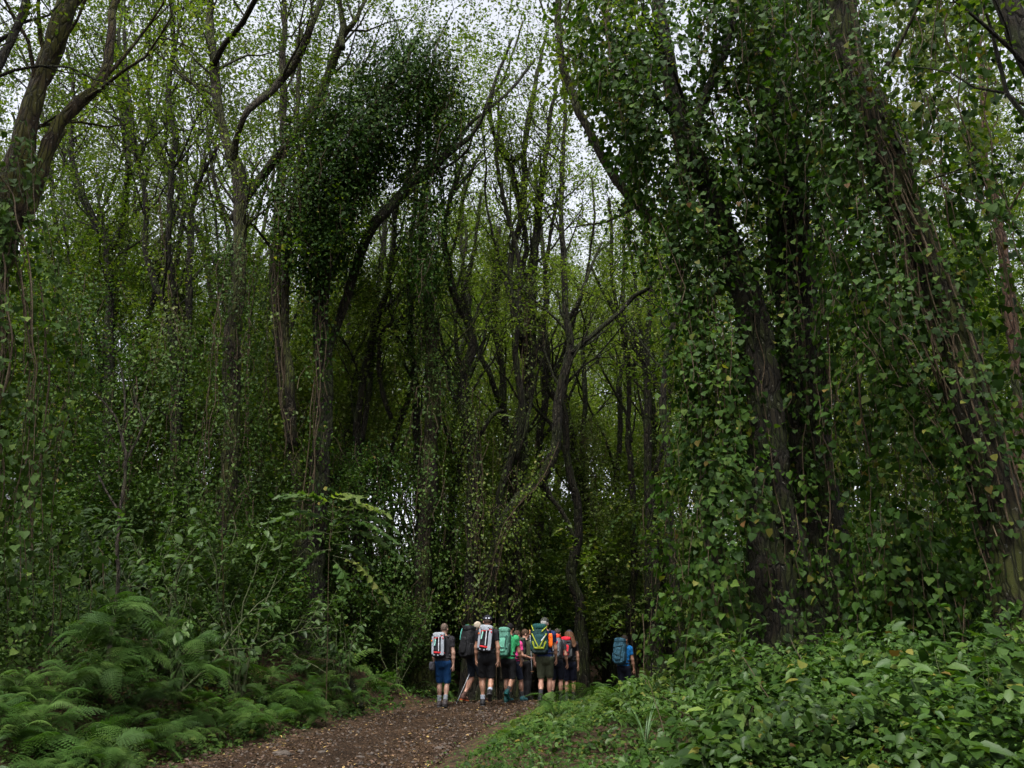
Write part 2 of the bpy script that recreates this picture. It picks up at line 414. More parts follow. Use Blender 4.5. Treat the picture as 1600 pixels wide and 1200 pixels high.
link('dirt_path', grid_mesh('dirt_path', Xp, Yp, Zp), mp_, kind='structure')['label'] = 'brown trodden earth path strewn with fallen leaves'

# ------------------------------------------------------------------ tree and vine makers
def grow(p, d, L, r, lvl, maxl, out, rng, up=.22, wob=.22, seg=.45, kids=(3, 5), spread=.75, ratio=(.45, .7)):
    n = max(3, int(L / seg)); pts = [p]; dd = d; dirs = []
    for i in range(n):
        dd = dd + rng.normal(size=3) * wob + np.array([0, 0, up]) * .35
        dd = dd / np.linalg.norm(dd); dirs.append(dd)
        pts.append(pts[-1] + dd * (L / n))
    rad = np.linspace(r, r * .35, n + 1)
    out.append((np.array(pts), rad, lvl))
    if lvl < maxl:
        for k in range(rng.integers(kids[0], kids[1] + 1)):
            i = int(n * rng.uniform(.3, .98)); i = min(i, n - 1)
            side = rng.normal(size=3); side -= side.dot(dirs[i]) * dirs[i]; side /= np.linalg.norm(side)
            nd = dirs[i] + side * spread * rng.uniform(.6, 1.3); nd /= np.linalg.norm(nd)
            grow(pts[i + 1], nd, L * rng.uniform(*ratio), rad[i + 1] * .62, lvl + 1, maxl, out, rng, up, wob, seg * .8, kids, spread, ratio)

def twig_leaves(buf, twigs, per_m, size, spread, kind, rng, start=.25, W=.6, droop=.2):
    for pts, rad, lvl in twigs:
        L = np.linalg.norm(np.diff(pts, axis=0), axis=1).sum(); n = max(2, int(L * per_m * rng.uniform(.5, 1.5)))
        t = rng.uniform(start, 1.03, n) * (len(pts) - 1)
        i = np.minimum(t.astype(int), len(pts) - 2); f = (t - i)[:, None]
        C = pts[i] * (1 - f) + pts[i + 1] * f + rng.normal(size=(n, 3)) * spread
        scatter(buf, C, size, W, kind, up=.8, droop=droop, rng=rng)

def path_len(p): return np.concatenate([[0], np.cumsum(np.linalg.norm(np.diff(p, axis=0), axis=1))])

def strands(lbuf, sbuf, axis_pts, axis_R, n, length, leaf, gap, rng, kind='heart', core=0.35, stemr=.006, stemp=.35, objs=None, sway=.10, W=1.0, bare=None, loose=.55):
    """hanging strands of leaves round an upright axis: returns leaf placements when objs is a list"""
    axis_pts = np.asarray(axis_pts); axis_R = np.asarray(axis_R); cl = path_len(axis_pts)
    zs = axis_pts[:, 2]; order = np.argsort(zs)
    ph = rng.uniform(0, 6, 4)
    for s in range(n):
        u = rng.uniform(0, cl[-1])
        c = np.array([np.interp(u, cl, axis_pts[:, k]) for k in range(3)]); R = np.interp(u, cl, axis_R)
        az = rng.uniform(0, 2 * np.pi)
        lump = 1 + .35 * np.sin(az * 2 + c[2] * 1.1 + ph[0]) + .25 * np.sin(az * 3 - c[2] * 2.3 + ph[1])
        rr = R * (core + (1 - core) * rng.random() ** .6) * lump
        if bare and math.sin(az) < .25 and abs(math.cos(az) * rr - bare[0]) < bare[1] and rng.random() < bare[2]: continue
        L = length * rng.uniform(.3, 1.5); m = max(4, int(L / .25))
        z = c[2] - np.linspace(0, L, m) + .12 * np.sin(np.linspace(0, 5, m) + rng.uniform(0, 6))
        ax = np.stack([np.interp(z, zs[order], axis_pts[order, k]) for k in range(2)], -1)
        Rl = np.interp(z, zs[order], axis_R[order]) / max(R, .05)
        w1 = np.cumsum(rng.normal(size=(m, 2)) * sway * .35, axis=0)
        o = np.array([math.cos(az), math.sin(az)])
        xy = ax + o * (rr * (.75 + .25 * Rl))[:, None] + w1
        g = gh(xy[:, 0], xy[:, 1]) + .08
        keep = z > g
        if keep.sum() < 3: continue
        P = np.column_stack([xy, z])[keep]
        if rng.random() < stemp: tube(sbuf, P, np.full(len(P), stemr * rng.uniform(.6, 1.6)), 3, rng.random(), cap=False)
        pl = path_len(P); k = max(2, int(pl[-1] / gap)); t = rng.uniform(0, pl[-1], k)
        C = np.stack([np.interp(t, pl, P[:, q]) for q in range(3)], -1) + rng.normal(size=(k, 3)) * leaf * loose
        out = np.tile(np.array([o[0], o[1], 0.]), (k, 1)) + rng.normal(size=(k, 3)) * .45
        N = norm(out * .75 + np.array([0, 0, .55]) + rng.normal(size=(k, 3)) * .28)
        D = out * .45 + np.array([0, 0, -.75]) + rng.normal(size=(k, 3)) * .38
        sz = leaf * (1 + .28 * rng.normal(size=k)).clip(.4, 1.7)
        if objs is not None: objs.append((C, D, N, sz))
        else: leaves(lbuf, C, D, N, sz, sz * W, kind, None, rng)

LEAF_ME = {}
def leaf_me(kind, W, mat):
    key = (kind, W, mat.name)
    if key not in LEAF_ME:
        V, F = TPL[kind]; bb = Buf(); bb.add(V * np.array([1, W, 1]), None, F, 0.0)
        me = bb.mesh('leaf'); me.materials.append(mat); LEAF_ME[key] = me
    return LEAF_ME[key]

def leaf_objects(parent, C, D, N, sz, kind='heart', W=1.0, mat=None, name='leaf'):
    D = norm(D); S = norm(np.cross(N, D)); N = np.cross(D, S)
    me = leaf_me(kind, W, mat)
    org = Matrix.Translation(parent.location) @ parent.rotation_euler.to_matrix().to_4x4()
    inv = org.inverted()
    for i in range(len(C)):
        o = bpy.data.objects.new(name, me); COL.objects.link(o); o.parent = parent
        s = float(sz[i])
        mt = Matrix(((D[i, 0] * s, S[i, 0] * s, N[i, 0] * s, C[i, 0]), (D[i, 1] * s, S[i, 1] * s, N[i, 1] * s, C[i, 1]), (D[i, 2] * s, S[i, 2] * s, N[i, 2] * s, C[i, 2]), (0, 0, 0, 1)))
        o.matrix_local = inv @ mt

def visible(C):
    r = C - CAM; c, s = math.cos(PITCH), math.sin(PITCH)
    f = r[:, 1] * c + r[:, 2] * s; u = -r[:, 1] * s + r[:, 2] * c
    px = 800 + FPX * r[:, 0] / np.maximum(f, .1); py = 600 - FPX * u / np.maximum(f, .1)
    return (f > .5) & (px > -20) & (px < 1620) & (py > -20) & (py < 1220), px, py

def place_leaves(root, lists, nobj, kind, W, mat, rng, stuffname='foliage'):
    """the leaves that show largest become parts of their own, the rest one joined part"""
    C = np.concatenate([a[0] for a in lists]); D = np.concatenate([a[1] for a in lists]); N = np.concatenate([a[2] for a in lists]); s = np.concatenate([a[3] for a in lists])
    ok, _, _ = visible(C)
    score = np.where(ok, s / np.linalg.norm(C - CAM, axis=1), 0) * (.6 + .4 * rng.random(len(C)))
    order = np.argsort(-score); a, b_ = order[:nobj], order[nobj:]
    if nobj: leaf_objects(root, C[a], D[a], N[a], s[a], kind, W, mat)
    bb = Buf(); leaves(bb, C[b_], D[b_], N[b_], s[b_], s[b_] * W, 'heart_plain' if kind == 'heart' else kind, None, rng)
    link(stuffname, bb.mesh(stuffname), mat, root, 'stuff')

def hero(name, label, D, branches, bark='bark', leafmat='canopy', seed=1, cat='tree', leaf=.085, kids=8, twL=2.5, per_m=22, depth=1.2, leafkind='far', spread=.13, sides=9, group=None):
    """a tree traced from the photograph: the first branch is the trunk, each later one a limb.
       branch = (points as (x, y, width in px) from the base up, how leafy its upper part is 0..1[, depth offset])"""
    rng = np.random.default_rng(seed)
    root = None; twb = Buf(); lb = Buf(); tw = []
    for bi, br in enumerate(branches):
        pts, leafy = br[0], br[1]; d0 = br[2] if len(br) > 2 else 0.0
        wpt, rad = [], []
        dy = 0.0; n = len(pts)
        for i, (x, y, w) in enumerate(pts):
            f = i / max(1, n - 1)
            dy = d0 * f if len(br) > 2 else dy + (rng.normal() * depth * .25 if (i and bi) else 0)
            p, s = at(x, y, D + dy); wpt.append(p); rad.append(max(.008, w * s * .5))
        if bi == 0:
            g = float(gh(wpt[0][0], wpt[0][1]))
            if wpt[0][2] > g + .3:
                wpt.insert(0, np.array([wpt[0][0], wpt[0][1], g - .1])); rad.insert(0, rad[0] * 1.35)
            else: wpt[0][2] = g - .1
            root = empty(name, (float(wpt[0][0]), float(wpt[0][1]), g), label, cat, group)
        if leafy > 0:         # goes on above the frame
            d = norm(wpt[-1] - wpt[-2]) * .7 + np.array([0, 0, .6])
            if pts[-1][1] < 40:
                for k in range(3):
                    d = norm(d + rng.normal(size=3) * .25 + np.array([0, 0, .2])); wpt.append(wpt[-1] + d * 1.6); rad.append(rad[-1] * .7)
        P, R = resample(wpt, rad, .22)
        if bi == 0:
            hgt = P[:, 2] - P[0, 2]; R = R * (1 + .55 * np.exp(-hgt / .45))
        R = R * (1 + .10 * np.interp(np.arange(len(R)), np.arange(0, len(R) + 5, 5), rng.normal(size=len(np.arange(0, len(R) + 5, 5)))))
        P = P + np.cumsum(rng.normal(size=P.shape) * .014, axis=0) * (R[:, None] < .3)
        bb = Buf(); tube(bb, P, R * (1 + .04 * rng.normal(size=len(R))), (sides if D > 16 else 20) if bi == 0 else 8, .5, .05, rng=rng, flute=.10)
        link('trunk' if bi == 0 else 'limb', bb.mesh('trunk' if bi == 0 else 'limb'), M[bark], root)
        if leafy > 0:
            cl = path_len(P); nk = int(cl[-1] * leafy * kids / 6)
            for k in range(nk):
                u = rng.uniform(.35 if bi == 0 else .2, 1.0) ** .8 * (len(P) - 2); i = int(u)
                if P[i][2] < 4.5: continue
                d = norm(P[i + 1] - P[i]); side = rng.normal(size=3); side -= side.dot(d) * d; side /= np.linalg.norm(side)
                grow(P[i], norm(d * .8 + side * .7 + np.array([0, 0, .2])), twL * rng.uniform(.5, 1.3), max(.012, min(R[i] * .4, .045)), 0, 2, tw, rng, kids=(2, 4))
    for p, r, l in tw: tube(twb, p, r, 4 if l else 5, rng.random(), cap=False)
    if tw:
        link('twigs', twb.mesh('twigs'), M[bark], root, 'stuff')
        twig_leaves(lb, [t for t in tw if t[2] >= 1], per_m, leaf, spread, leafkind, rng)
        link('crown', lb.mesh('crown'), M[leafmat], root, 'stuff')
    return root

def axis_from(px, D):
    return np.array([at(x, y, D)[0] for x, y, *_ in px]), np.array([r for *_, r in px])

def vine(label, D, px, n, length, leaf, gap, seed, mat='ivy', kind='heart', nobj=0, group=None, name='climbing_vine', cat='vine', core=.35, stemp=.35, W=1.0, stemr=.006, runners=0, sway=.10, stemmat='liana', bare=None, loose=.55):
    """px = (x, y, radius in metres) down the axis of the hanging mass"""
    rng = np.random.default_rng(seed)
    A, R = axis_from(px, D); A, R = resample(A, R, .5)
    lo = A[np.argmin(A[:, 2])]
    root = empty(name, (float(lo[0]), float(lo[1]), float(gh(lo[0], lo[1]))), label, cat, group)
    sb = Buf(); lists = []
    strands(None, sb, A, R, n, length, leaf, gap, rng, kind, core, stemr, stemp, objs=lists, sway=sway, bare=bare, loose=loose)
    for k in range(runners):           # long bare lianas running along the host
        az = rng.uniform(0, 2 * np.pi); i0 = rng.integers(0, max(1, len(A) // 2)); i1 = rng.integers(i0 + 3, len(A) + 1) if i0 + 3 < len(A) else len(A)
        q = A[i0:i1]; t = np.linspace(0, 1, len(q))
        rr = R[i0:i1] * rng.uniform(.2, .65)
        az2 = az + np.cumsum(rng.normal(size=len(q)) * .12)
        P = q + np.column_stack([np.cos(az2) * rr, np.sin(az2) * rr, np.zeros(len(q))]) + rng.normal(size=q.shape) * .03
        if len(P) > 3:
            P, r2 = resample(P, np.full(len(P), rng.uniform(.006, .016)), .15); tube(sb, P, r2, 4, rng.random(), cap=False)
    place_leaves(root, lists, nobj, kind, W, M[mat], rng)
    if sb.n: link('stems', sb.mesh('stems'), M[stemmat], root, 'stuff')
    return root
# ------------------------------------------------------------------ trees traced from the photograph
hero('leaning_tree', 'big mossy brown tree leaning in from the left edge, forked low', 12,
     [([(-75, 900, 70), (-45, 640, 55), (-20, 480, 44), (12, 370, 38), (35, 285, 31), (55, 200, 29), (75, 130, 29), (98, 70, 28), (122, 0, 25)], .5),
      ([(20, 350, 26), (60, 280, 24), (85, 220, 18), (115, 175, 16), (150, 140, 15), (170, 100, 13), (178, 40, 12), (185, 0, 11)], .5, .6),
      ([(40, 345, 22), (60, 290, 18), (75, 240, 16), (100, 200, 14)], 0, .9)], 'bark_brown', 'bright', 21, leaf=.09)
hero('leaning_tree', 'slim dark branch crossing the top left corner against white sky', 11,
     [([(-150, 800, 30), (-110, 400, 24), (-40, 180, 18), (0, 75, 14), (25, 0, 14)], .4),
      ([(-60, 220, 10), (0, 65, 8), (22, 52, 5)], .2)], 'bark_dark', 'canopy', 22, leaf=.09)
hero('forked_tree', 'slender black tree with a wide Y fork right of the leaning trunk', 24,
     [([(178, 900, 18), (175, 700, 15), (178, 560, 13), (180, 470, 12), (176, 385, 12), (150, 340, 10), (128, 285, 9), (118, 230, 8), (120, 160, 6), (110, 80, 5)], 1),
      ([(177, 390, 10), (192, 330, 9), (200, 265, 8), (196, 200, 8), (190, 130, 6), (185, 70, 5), (192, 0, 4)], 1)], 'bark_dark', 'canopy', 23)
hero('forked_tree', 'slender wavy tree standing left of the thick pale forked one, forked halfway up', 22,
     [([(285, 900, 18), (283, 600, 15), (273, 480, 14), (250, 430, 11), (238, 380, 9), (240, 300, 8), (232, 250, 8), (218, 180, 8), (213, 120, 6), (208, 40, 5)], 1),
      ([(275, 490, 10), (268, 430, 11), (262, 360, 11), (266, 260, 10), (270, 210, 9), (258, 140, 8), (262, 70, 7), (258, 0, 6)], 1),
      ([(295, 560, 9), (298, 440, 9), (300, 330, 7), (310, 290, 6), (330, 250, 5), (345, 225, 4)], .7)], 'bark_dark', 'canopy', 24)
hero('forked_tree', 'thick pale mossy tree dividing into curved limbs at mid height left of centre', 19,
     [([(345, 930, 30), (350, 720, 26), (357, 560, 25), (362, 430, 23), (365, 330, 22), (362, 262, 22), (345, 225, 15), (333, 165, 14), (330, 100, 14), (322, 40, 11), (325, -10, 9)], .8),
      ([(362, 265, 16), (370, 215, 10), (384, 182, 10), (405, 160, 11), (440, 130, 11), (470, 85, 11), (490, 40, 10), (512, -10, 9)], .8),
      ([(363, 345, 16), (385, 308, 13), (412, 275, 14), (450, 232, 13), (480, 195, 13), (510, 145, 12), (530, 95, 12), (540, 60, 11), (562, 30, 7), (582, -10, 6)], .8),
      ([(331, 105, 12), (350, 70, 10), (375, 35, 9), (395, -5, 8)], .8),
      ([(534, 75, 9), (533, 30, 8), (530, -10, 8)], .7)], 'bark', 'bright', 25)
hero('twin_tree', 'straight brown trunk with a thin stem alongside, left of the vine clad crown', 20,
     [([(470, 860, 30), (465, 760, 22), (452, 700, 20), (437, 600, 20), (430, 500, 21), (426, 400, 21), (432, 310, 17), (440, 220, 12), (438, 120, 10), (440, 0, 8)], .7),
      ([(458, 700, 16), (452, 600, 15), (447, 500, 13), (450, 410, 11), (462, 330, 10), (472, 250, 9), (470, 150, 7), (480, 40, 5)], .6)], 'bark', 'canopy', 26)
hero('dark_tree', 'dark upright trunk with a long limb sweeping right under the vine clad crown', 20,
     [([(485, 880, 42), (494, 760, 32), (502, 640, 27), (503, 560, 24), (498, 480, 25), (506, 400, 25), (517, 340, 26), (532, 285, 25), (553, 225, 18), (590, 160, 14), (620, 110, 12), (650, 60, 8)], .5),
      ([(508, 570, 12), (524, 520, 13), (540, 475, 14), (553, 425, 15), (570, 375, 15), (595, 335, 15), (628, 302, 14), (665, 268, 13), (700, 236, 11), (735, 208, 9), (755, 165, 8), (775, 110, 6), (800, 50, 4)], .35),
      ([(700, 236, 8), (740, 190, 6), (790, 150, 5), (830, 100, 4)], .5)], 'bark_dark', 'canopy', 27)
hero('crooked_tree', 'pair of thin crooked stems with short elbows near the centre left', 22.5,
     [([(552, 900, 16), (552, 690, 13), (562, 600, 12), (576, 545, 12), (588, 490, 11), (601, 455, 9), (612, 405, 7), (618, 320, 6), (640, 240, 4)], .8),
      ([(565, 690, 9), (578, 610, 9), (584, 550, 10), (596, 485, 8), (622, 468, 7), (640, 440, 5), (660, 380, 4)], .6),
      ([(612, 655, 8), (594, 600, 8), (592, 550, 7), (598, 515, 6), (628, 500, 7), (655, 460, 5)], .5)], 'bark_dark', 'bright', 28)
hero('slender_tree', 'thin straight stem rising just left of the ivy wrapped trunk', 23,
     [([(650, 950, 15), (647, 640, 12), (641, 560, 11), (637, 480, 10), (638, 400, 9), (646, 320, 8), (648, 250, 7), (655, 140, 5)], .8)], 'bark_dark', 'canopy', 29)
hero('wrapped_tree', 'upright trunk wrapped in small leaved ivy behind the leftmost hiker', 22,
     [([(660, 960, 30), (668, 800, 24), (670, 620, 20), (666, 500, 16), (657, 400, 13), (655, 320, 10), (668, 240, 8), (665, 150, 6)], .5)], 'bark', 'canopy', 30)
hero('curved_tree', 'S curved mossy trunk left of the stand of trunks behind the hikers', 22,
     [([(738, 985, 26), (740, 860, 22), (742, 780, 20), (740, 700, 20), (724, 640, 17), (722, 590, 15), (734, 545, 15), (728, 510, 13), (708, 470, 11), (700, 430, 9), (690, 370, 8), (700, 300, 7), (720, 240, 5)], .7),
      ([(724, 640, 8), (705, 610, 7), (695, 565, 6), (680, 500, 4)], .3),
      ([(742, 690, 8), (765, 650, 7), (780, 640, 6)], 0)], 'bark_dark', 'bright', 31)
hero('many_stemmed_tree', 'tall dark trunk at centre that splits into wavy upright stems behind the hikers', 23,
     [([(800, 990, 34), (802, 880, 30), (806, 790, 28), (815, 680, 24), (824, 590, 22), (828, 510, 18), (826, 430, 15), (832, 350, 11), (838, 280, 9), (850, 200, 7), (862, 120, 5)], .8),
      ([(820, 560, 14), (808, 500, 12), (798, 450, 11), (800, 395, 11), (812, 340, 11), (818, 285, 11), (816, 230, 9), (830, 150, 7), (850, 60, 5)], .8),
      ([(824, 580, 10), (838, 540, 9), (850, 500, 8), (855, 430, 7), (862, 380, 6), (876, 300, 5)], .8),
      ([(818, 240, 8), (795, 250, 7), (775, 220, 6), (765, 165, 6), (790, 120, 4), (815, 40, 3)], .3)], 'bark_dark', 'bright', 32)
hero('leaning_tree', 'trunk leaning right out of the hikers group, with a long limb reaching right', 22,
     [([(755, 985, 28), (768, 890, 26), (785, 825, 24), (812, 785, 21), (848, 745, 18), (868, 700, 16), (872, 640, 14), (881, 590, 13), (889, 545, 12), (884, 510, 12), (878, 440, 10), (876, 350, 8), (880, 260, 7), (886, 170, 5), (880, 90, 4)], .8),
      ([(886, 560, 11), (905, 540, 10), (935, 518, 9), (960, 497, 8), (990, 468, 8), (1015, 455, 7), (1040, 432, 6), (1065, 400, 5)], .2),
      ([(848, 745, 10), (860, 775, 9), (880, 800, 8), (905, 850, 7)], 0),
      ([(886, 505, 8), (905, 470, 6), (915, 430, 5), (940, 380, 4)], .6)], 'bark_dark', 'bright', 33)
hero('leaning_tree', 'thin dark trunk leaning left between the central trunks and the clearing', 28,
     [([(960, 1000, 22), (935, 880, 18), (905, 780, 16), (895, 700, 14), (885, 640, 12), (870, 590, 10), (850, 545, 9), (842, 500, 8)], .3),
      ([(925, 850, 10), (912, 760, 9), (908, 690, 8), (912, 600, 7), (908, 540, 6)], .4)], 'bark_dark', 'canopy', 34)
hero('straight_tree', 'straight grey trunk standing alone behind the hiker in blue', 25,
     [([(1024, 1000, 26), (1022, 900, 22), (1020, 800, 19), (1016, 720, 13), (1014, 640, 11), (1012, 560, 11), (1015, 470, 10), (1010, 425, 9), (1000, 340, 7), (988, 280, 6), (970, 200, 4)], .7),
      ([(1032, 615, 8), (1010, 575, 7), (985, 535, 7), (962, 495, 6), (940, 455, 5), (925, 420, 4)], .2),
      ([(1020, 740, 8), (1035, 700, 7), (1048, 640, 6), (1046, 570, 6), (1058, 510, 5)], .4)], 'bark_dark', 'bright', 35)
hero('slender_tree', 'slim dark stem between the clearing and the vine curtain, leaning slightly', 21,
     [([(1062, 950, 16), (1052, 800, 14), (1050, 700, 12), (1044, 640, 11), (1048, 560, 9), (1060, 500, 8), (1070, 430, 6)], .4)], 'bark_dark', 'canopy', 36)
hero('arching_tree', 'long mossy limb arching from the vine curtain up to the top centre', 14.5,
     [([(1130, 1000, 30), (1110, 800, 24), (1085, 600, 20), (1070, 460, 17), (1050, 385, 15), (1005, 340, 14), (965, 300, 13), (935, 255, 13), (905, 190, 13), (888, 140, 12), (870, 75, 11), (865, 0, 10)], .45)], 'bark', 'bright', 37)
# the three giants on the right, under their vines
hero('vine_clad_tree', 'dark trunk leaning left deep inside the vine curtain, leftmost of the three giants', 13.2,
     [([(1225, 985, 105), (1212, 850, 80), (1200, 720, 66), (1190, 600, 58), (1172, 480, 50), (1140, 390, 44), (1105, 300, 40), (1072, 230, 34), (1055, 150, 28), (1040, 60, 24), (1032, -20, 20)], .5),
      ([(1105, 300, 20), (1085, 240, 16), (1100, 160, 14), (1130, 80, 12), (1150, 0, 10)], .5)], 'bark_dark', 'canopy', 38, leaf=.09)
hero('vine_clad_tree', 'massive upright trunk in the middle of the vine curtain, middle of the three giants', 13.8,
     [([(1290, 985, 120), (1280, 850, 92), (1268, 720, 78), (1258, 600, 66), (1245, 480, 60), (1235, 360, 58), (1225, 240, 58), (1210, 120, 60), (1200, -20, 60)], .3)], 'bark_dark', 'canopy', 39, leaf=.09, sides=12)
hero('vine_clad_tree', 'huge streaked trunk leaning left from the right edge, rightmost of the three giants', 10.2,
     [([(1625, 1040, 105), (1595, 920, 80), (1568, 810, 72), (1540, 710, 58), (1510, 610, 60), (1480, 510, 58), (1445, 410, 62), (1408, 320, 60), (1372, 230, 54), (1345, 140, 48), (1318, 60, 42), (1300, -20, 38)], .3)], 'bark', 'canopy', 40, leaf=.09, sides=12)
hero('slender_tree', 'thin reddish bare stem near the right edge, bending twice', 15,
     [([(1600, 800, 18), (1590, 560, 15), (1572, 420, 14), (1560, 330, 13), (1545, 270, 10), (1540, 200, 8), (1538, 120, 8), (1532, 30, 7), (1536, -20, 6)], .5),
      ([(1540, 90, 6), (1556, 122, 5), (1580, 148, 5), (1610, 168, 5)], 0)], 'bark_red', 'canopy', 41)
hero('leaning_tree', 'thick black branch cutting the top right corner', 8.5,
     [([(1720, 900, 70), (1700, 500, 60), (1660, 220, 50), (1615, 80, 40), (1585, 20, 34), (1565, -40, 30)], .2)], 'bark_dark', 'canopy', 42)

# ------------------------------------------------------------------ vines
vine('hanging heart leaved vine over the left of the two inner giants', 12.9,
     [(1010, -60, 1.2), (1030, 120, 1.3), (1050, 260, 1.0), (1085, 380, .75), (1110, 500, .75), (1120, 620, .8), (1122, 740, .95), (1130, 860, 1.0), (1142, 990, 1.05)], 950, .9, .085, .065, 51, nobj=300, runners=8, stemp=.3, sway=.16, loose=.9, bare=(.62, .38, .55))
vine('dense heart leaved vine down the front of the upright middle giant', 13.2,
     [(1190, -80, 1.1), (1215, 100, .8), (1240, 300, .7), (1255, 450, .7), (1265, 600, .7), (1275, 750, .75), (1290, 900, .8), (1300, 1010, .9)], 680, .8, .085, .065, 52, nobj=300, runners=14, stemp=.4, sway=.18, loose=.9, bare=(0, .42, .55))
vine('heart leaved vine draped over the leaning rightmost giant', 10.3,
     [(1285, -80, 1.0), (1310, 80, .85), (1345, 220, .75), (1370, 330, .8), (1395, 430, .85), (1420, 540, .75), (1470, 640, .6), (1540, 760, .45), (1590, 900, .5), (1610, 1010, .6)], 760, .7, .075, .065, 53, nobj=300, runners=8, stemp=.5, sway=.18, loose=.9, bare=(.42, .50, .7))
vine('tangle of bare lianas with few leaves running up the leaning rightmost giant', 10.1,
     [(1318, 60, .30), (1372, 230, .34), (1445, 410, .38), (1510, 610, .42), (1568, 810, .48), (1605, 950, .55)], 60, .8, .08, .10, 58, nobj=100, runners=34, stemp=.5, core=.7)
vine('tight ivy gripping the leaning inner giant from foot to fork', 13.1,
     [(1060, 180, .34), (1105, 300, .40), (1172, 480, .46), (1200, 720, .55), (1225, 985, .75)], 170, .6, .075, .05, 59, mat='ivy', nobj=150, runners=4, core=.75, loose=.7, sway=.05, stemp=.1)
vine('tight ivy gripping the bark of the leaning rightmost giant', 10.1,
     [(1318, 60, .30), (1372, 230, .34), (1445, 410, .38), (1510, 610, .42), (1550, 740, .44)], 100, .6, .07, .055, 60, mat='ivy', nobj=150, runners=0, core=.8, loose=.7, sway=.05, stemp=.1)
vine('loose curtain of leaves hanging between the middle giant and the leaning right one', 11.6,
     [(1400, 330, .9), (1390, 480, .9), (1385, 620, .75), (1400, 760, .7), (1410, 900, .75)], 260, .9, .09, .10, 54, nobj=200, runners=6)
vine('leafy vine filling the upper right corner above the reddish stem', 10.6,
     [(1500, -120, 1.2), (1480, 60, 1.0), (1500, 220, .8), (1540, 400, .8), (1580, 560, .9), (1610, 720, .8)], 260, .8, .10, .08, 55, nobj=260, runners=8)
vine('leafy vine hanging round the leaning tree at the left edge', 11.4,
     [(-20, 170, .6), (5, 320, .65), (10, 430, .9), (20, 540, .9), (0, 680, 1.0), (-20, 820, 1.1), (-20, 960, 1.2)], 250, 1.3, .085, .08, 56, mat='blue', nobj=220, runners=22)
vine('high leafy vine spreading left of the vine curtain above the arching limb', 13.4,
     [(930, -100, 1.2), (960, 60, 1.1), (985, 170, .9), (1030, 250, .7)], 220, .8, .10, .10, 57, nobj=200, runners=4)
mid = 'small leaved vines hanging on the trunks behind the path'
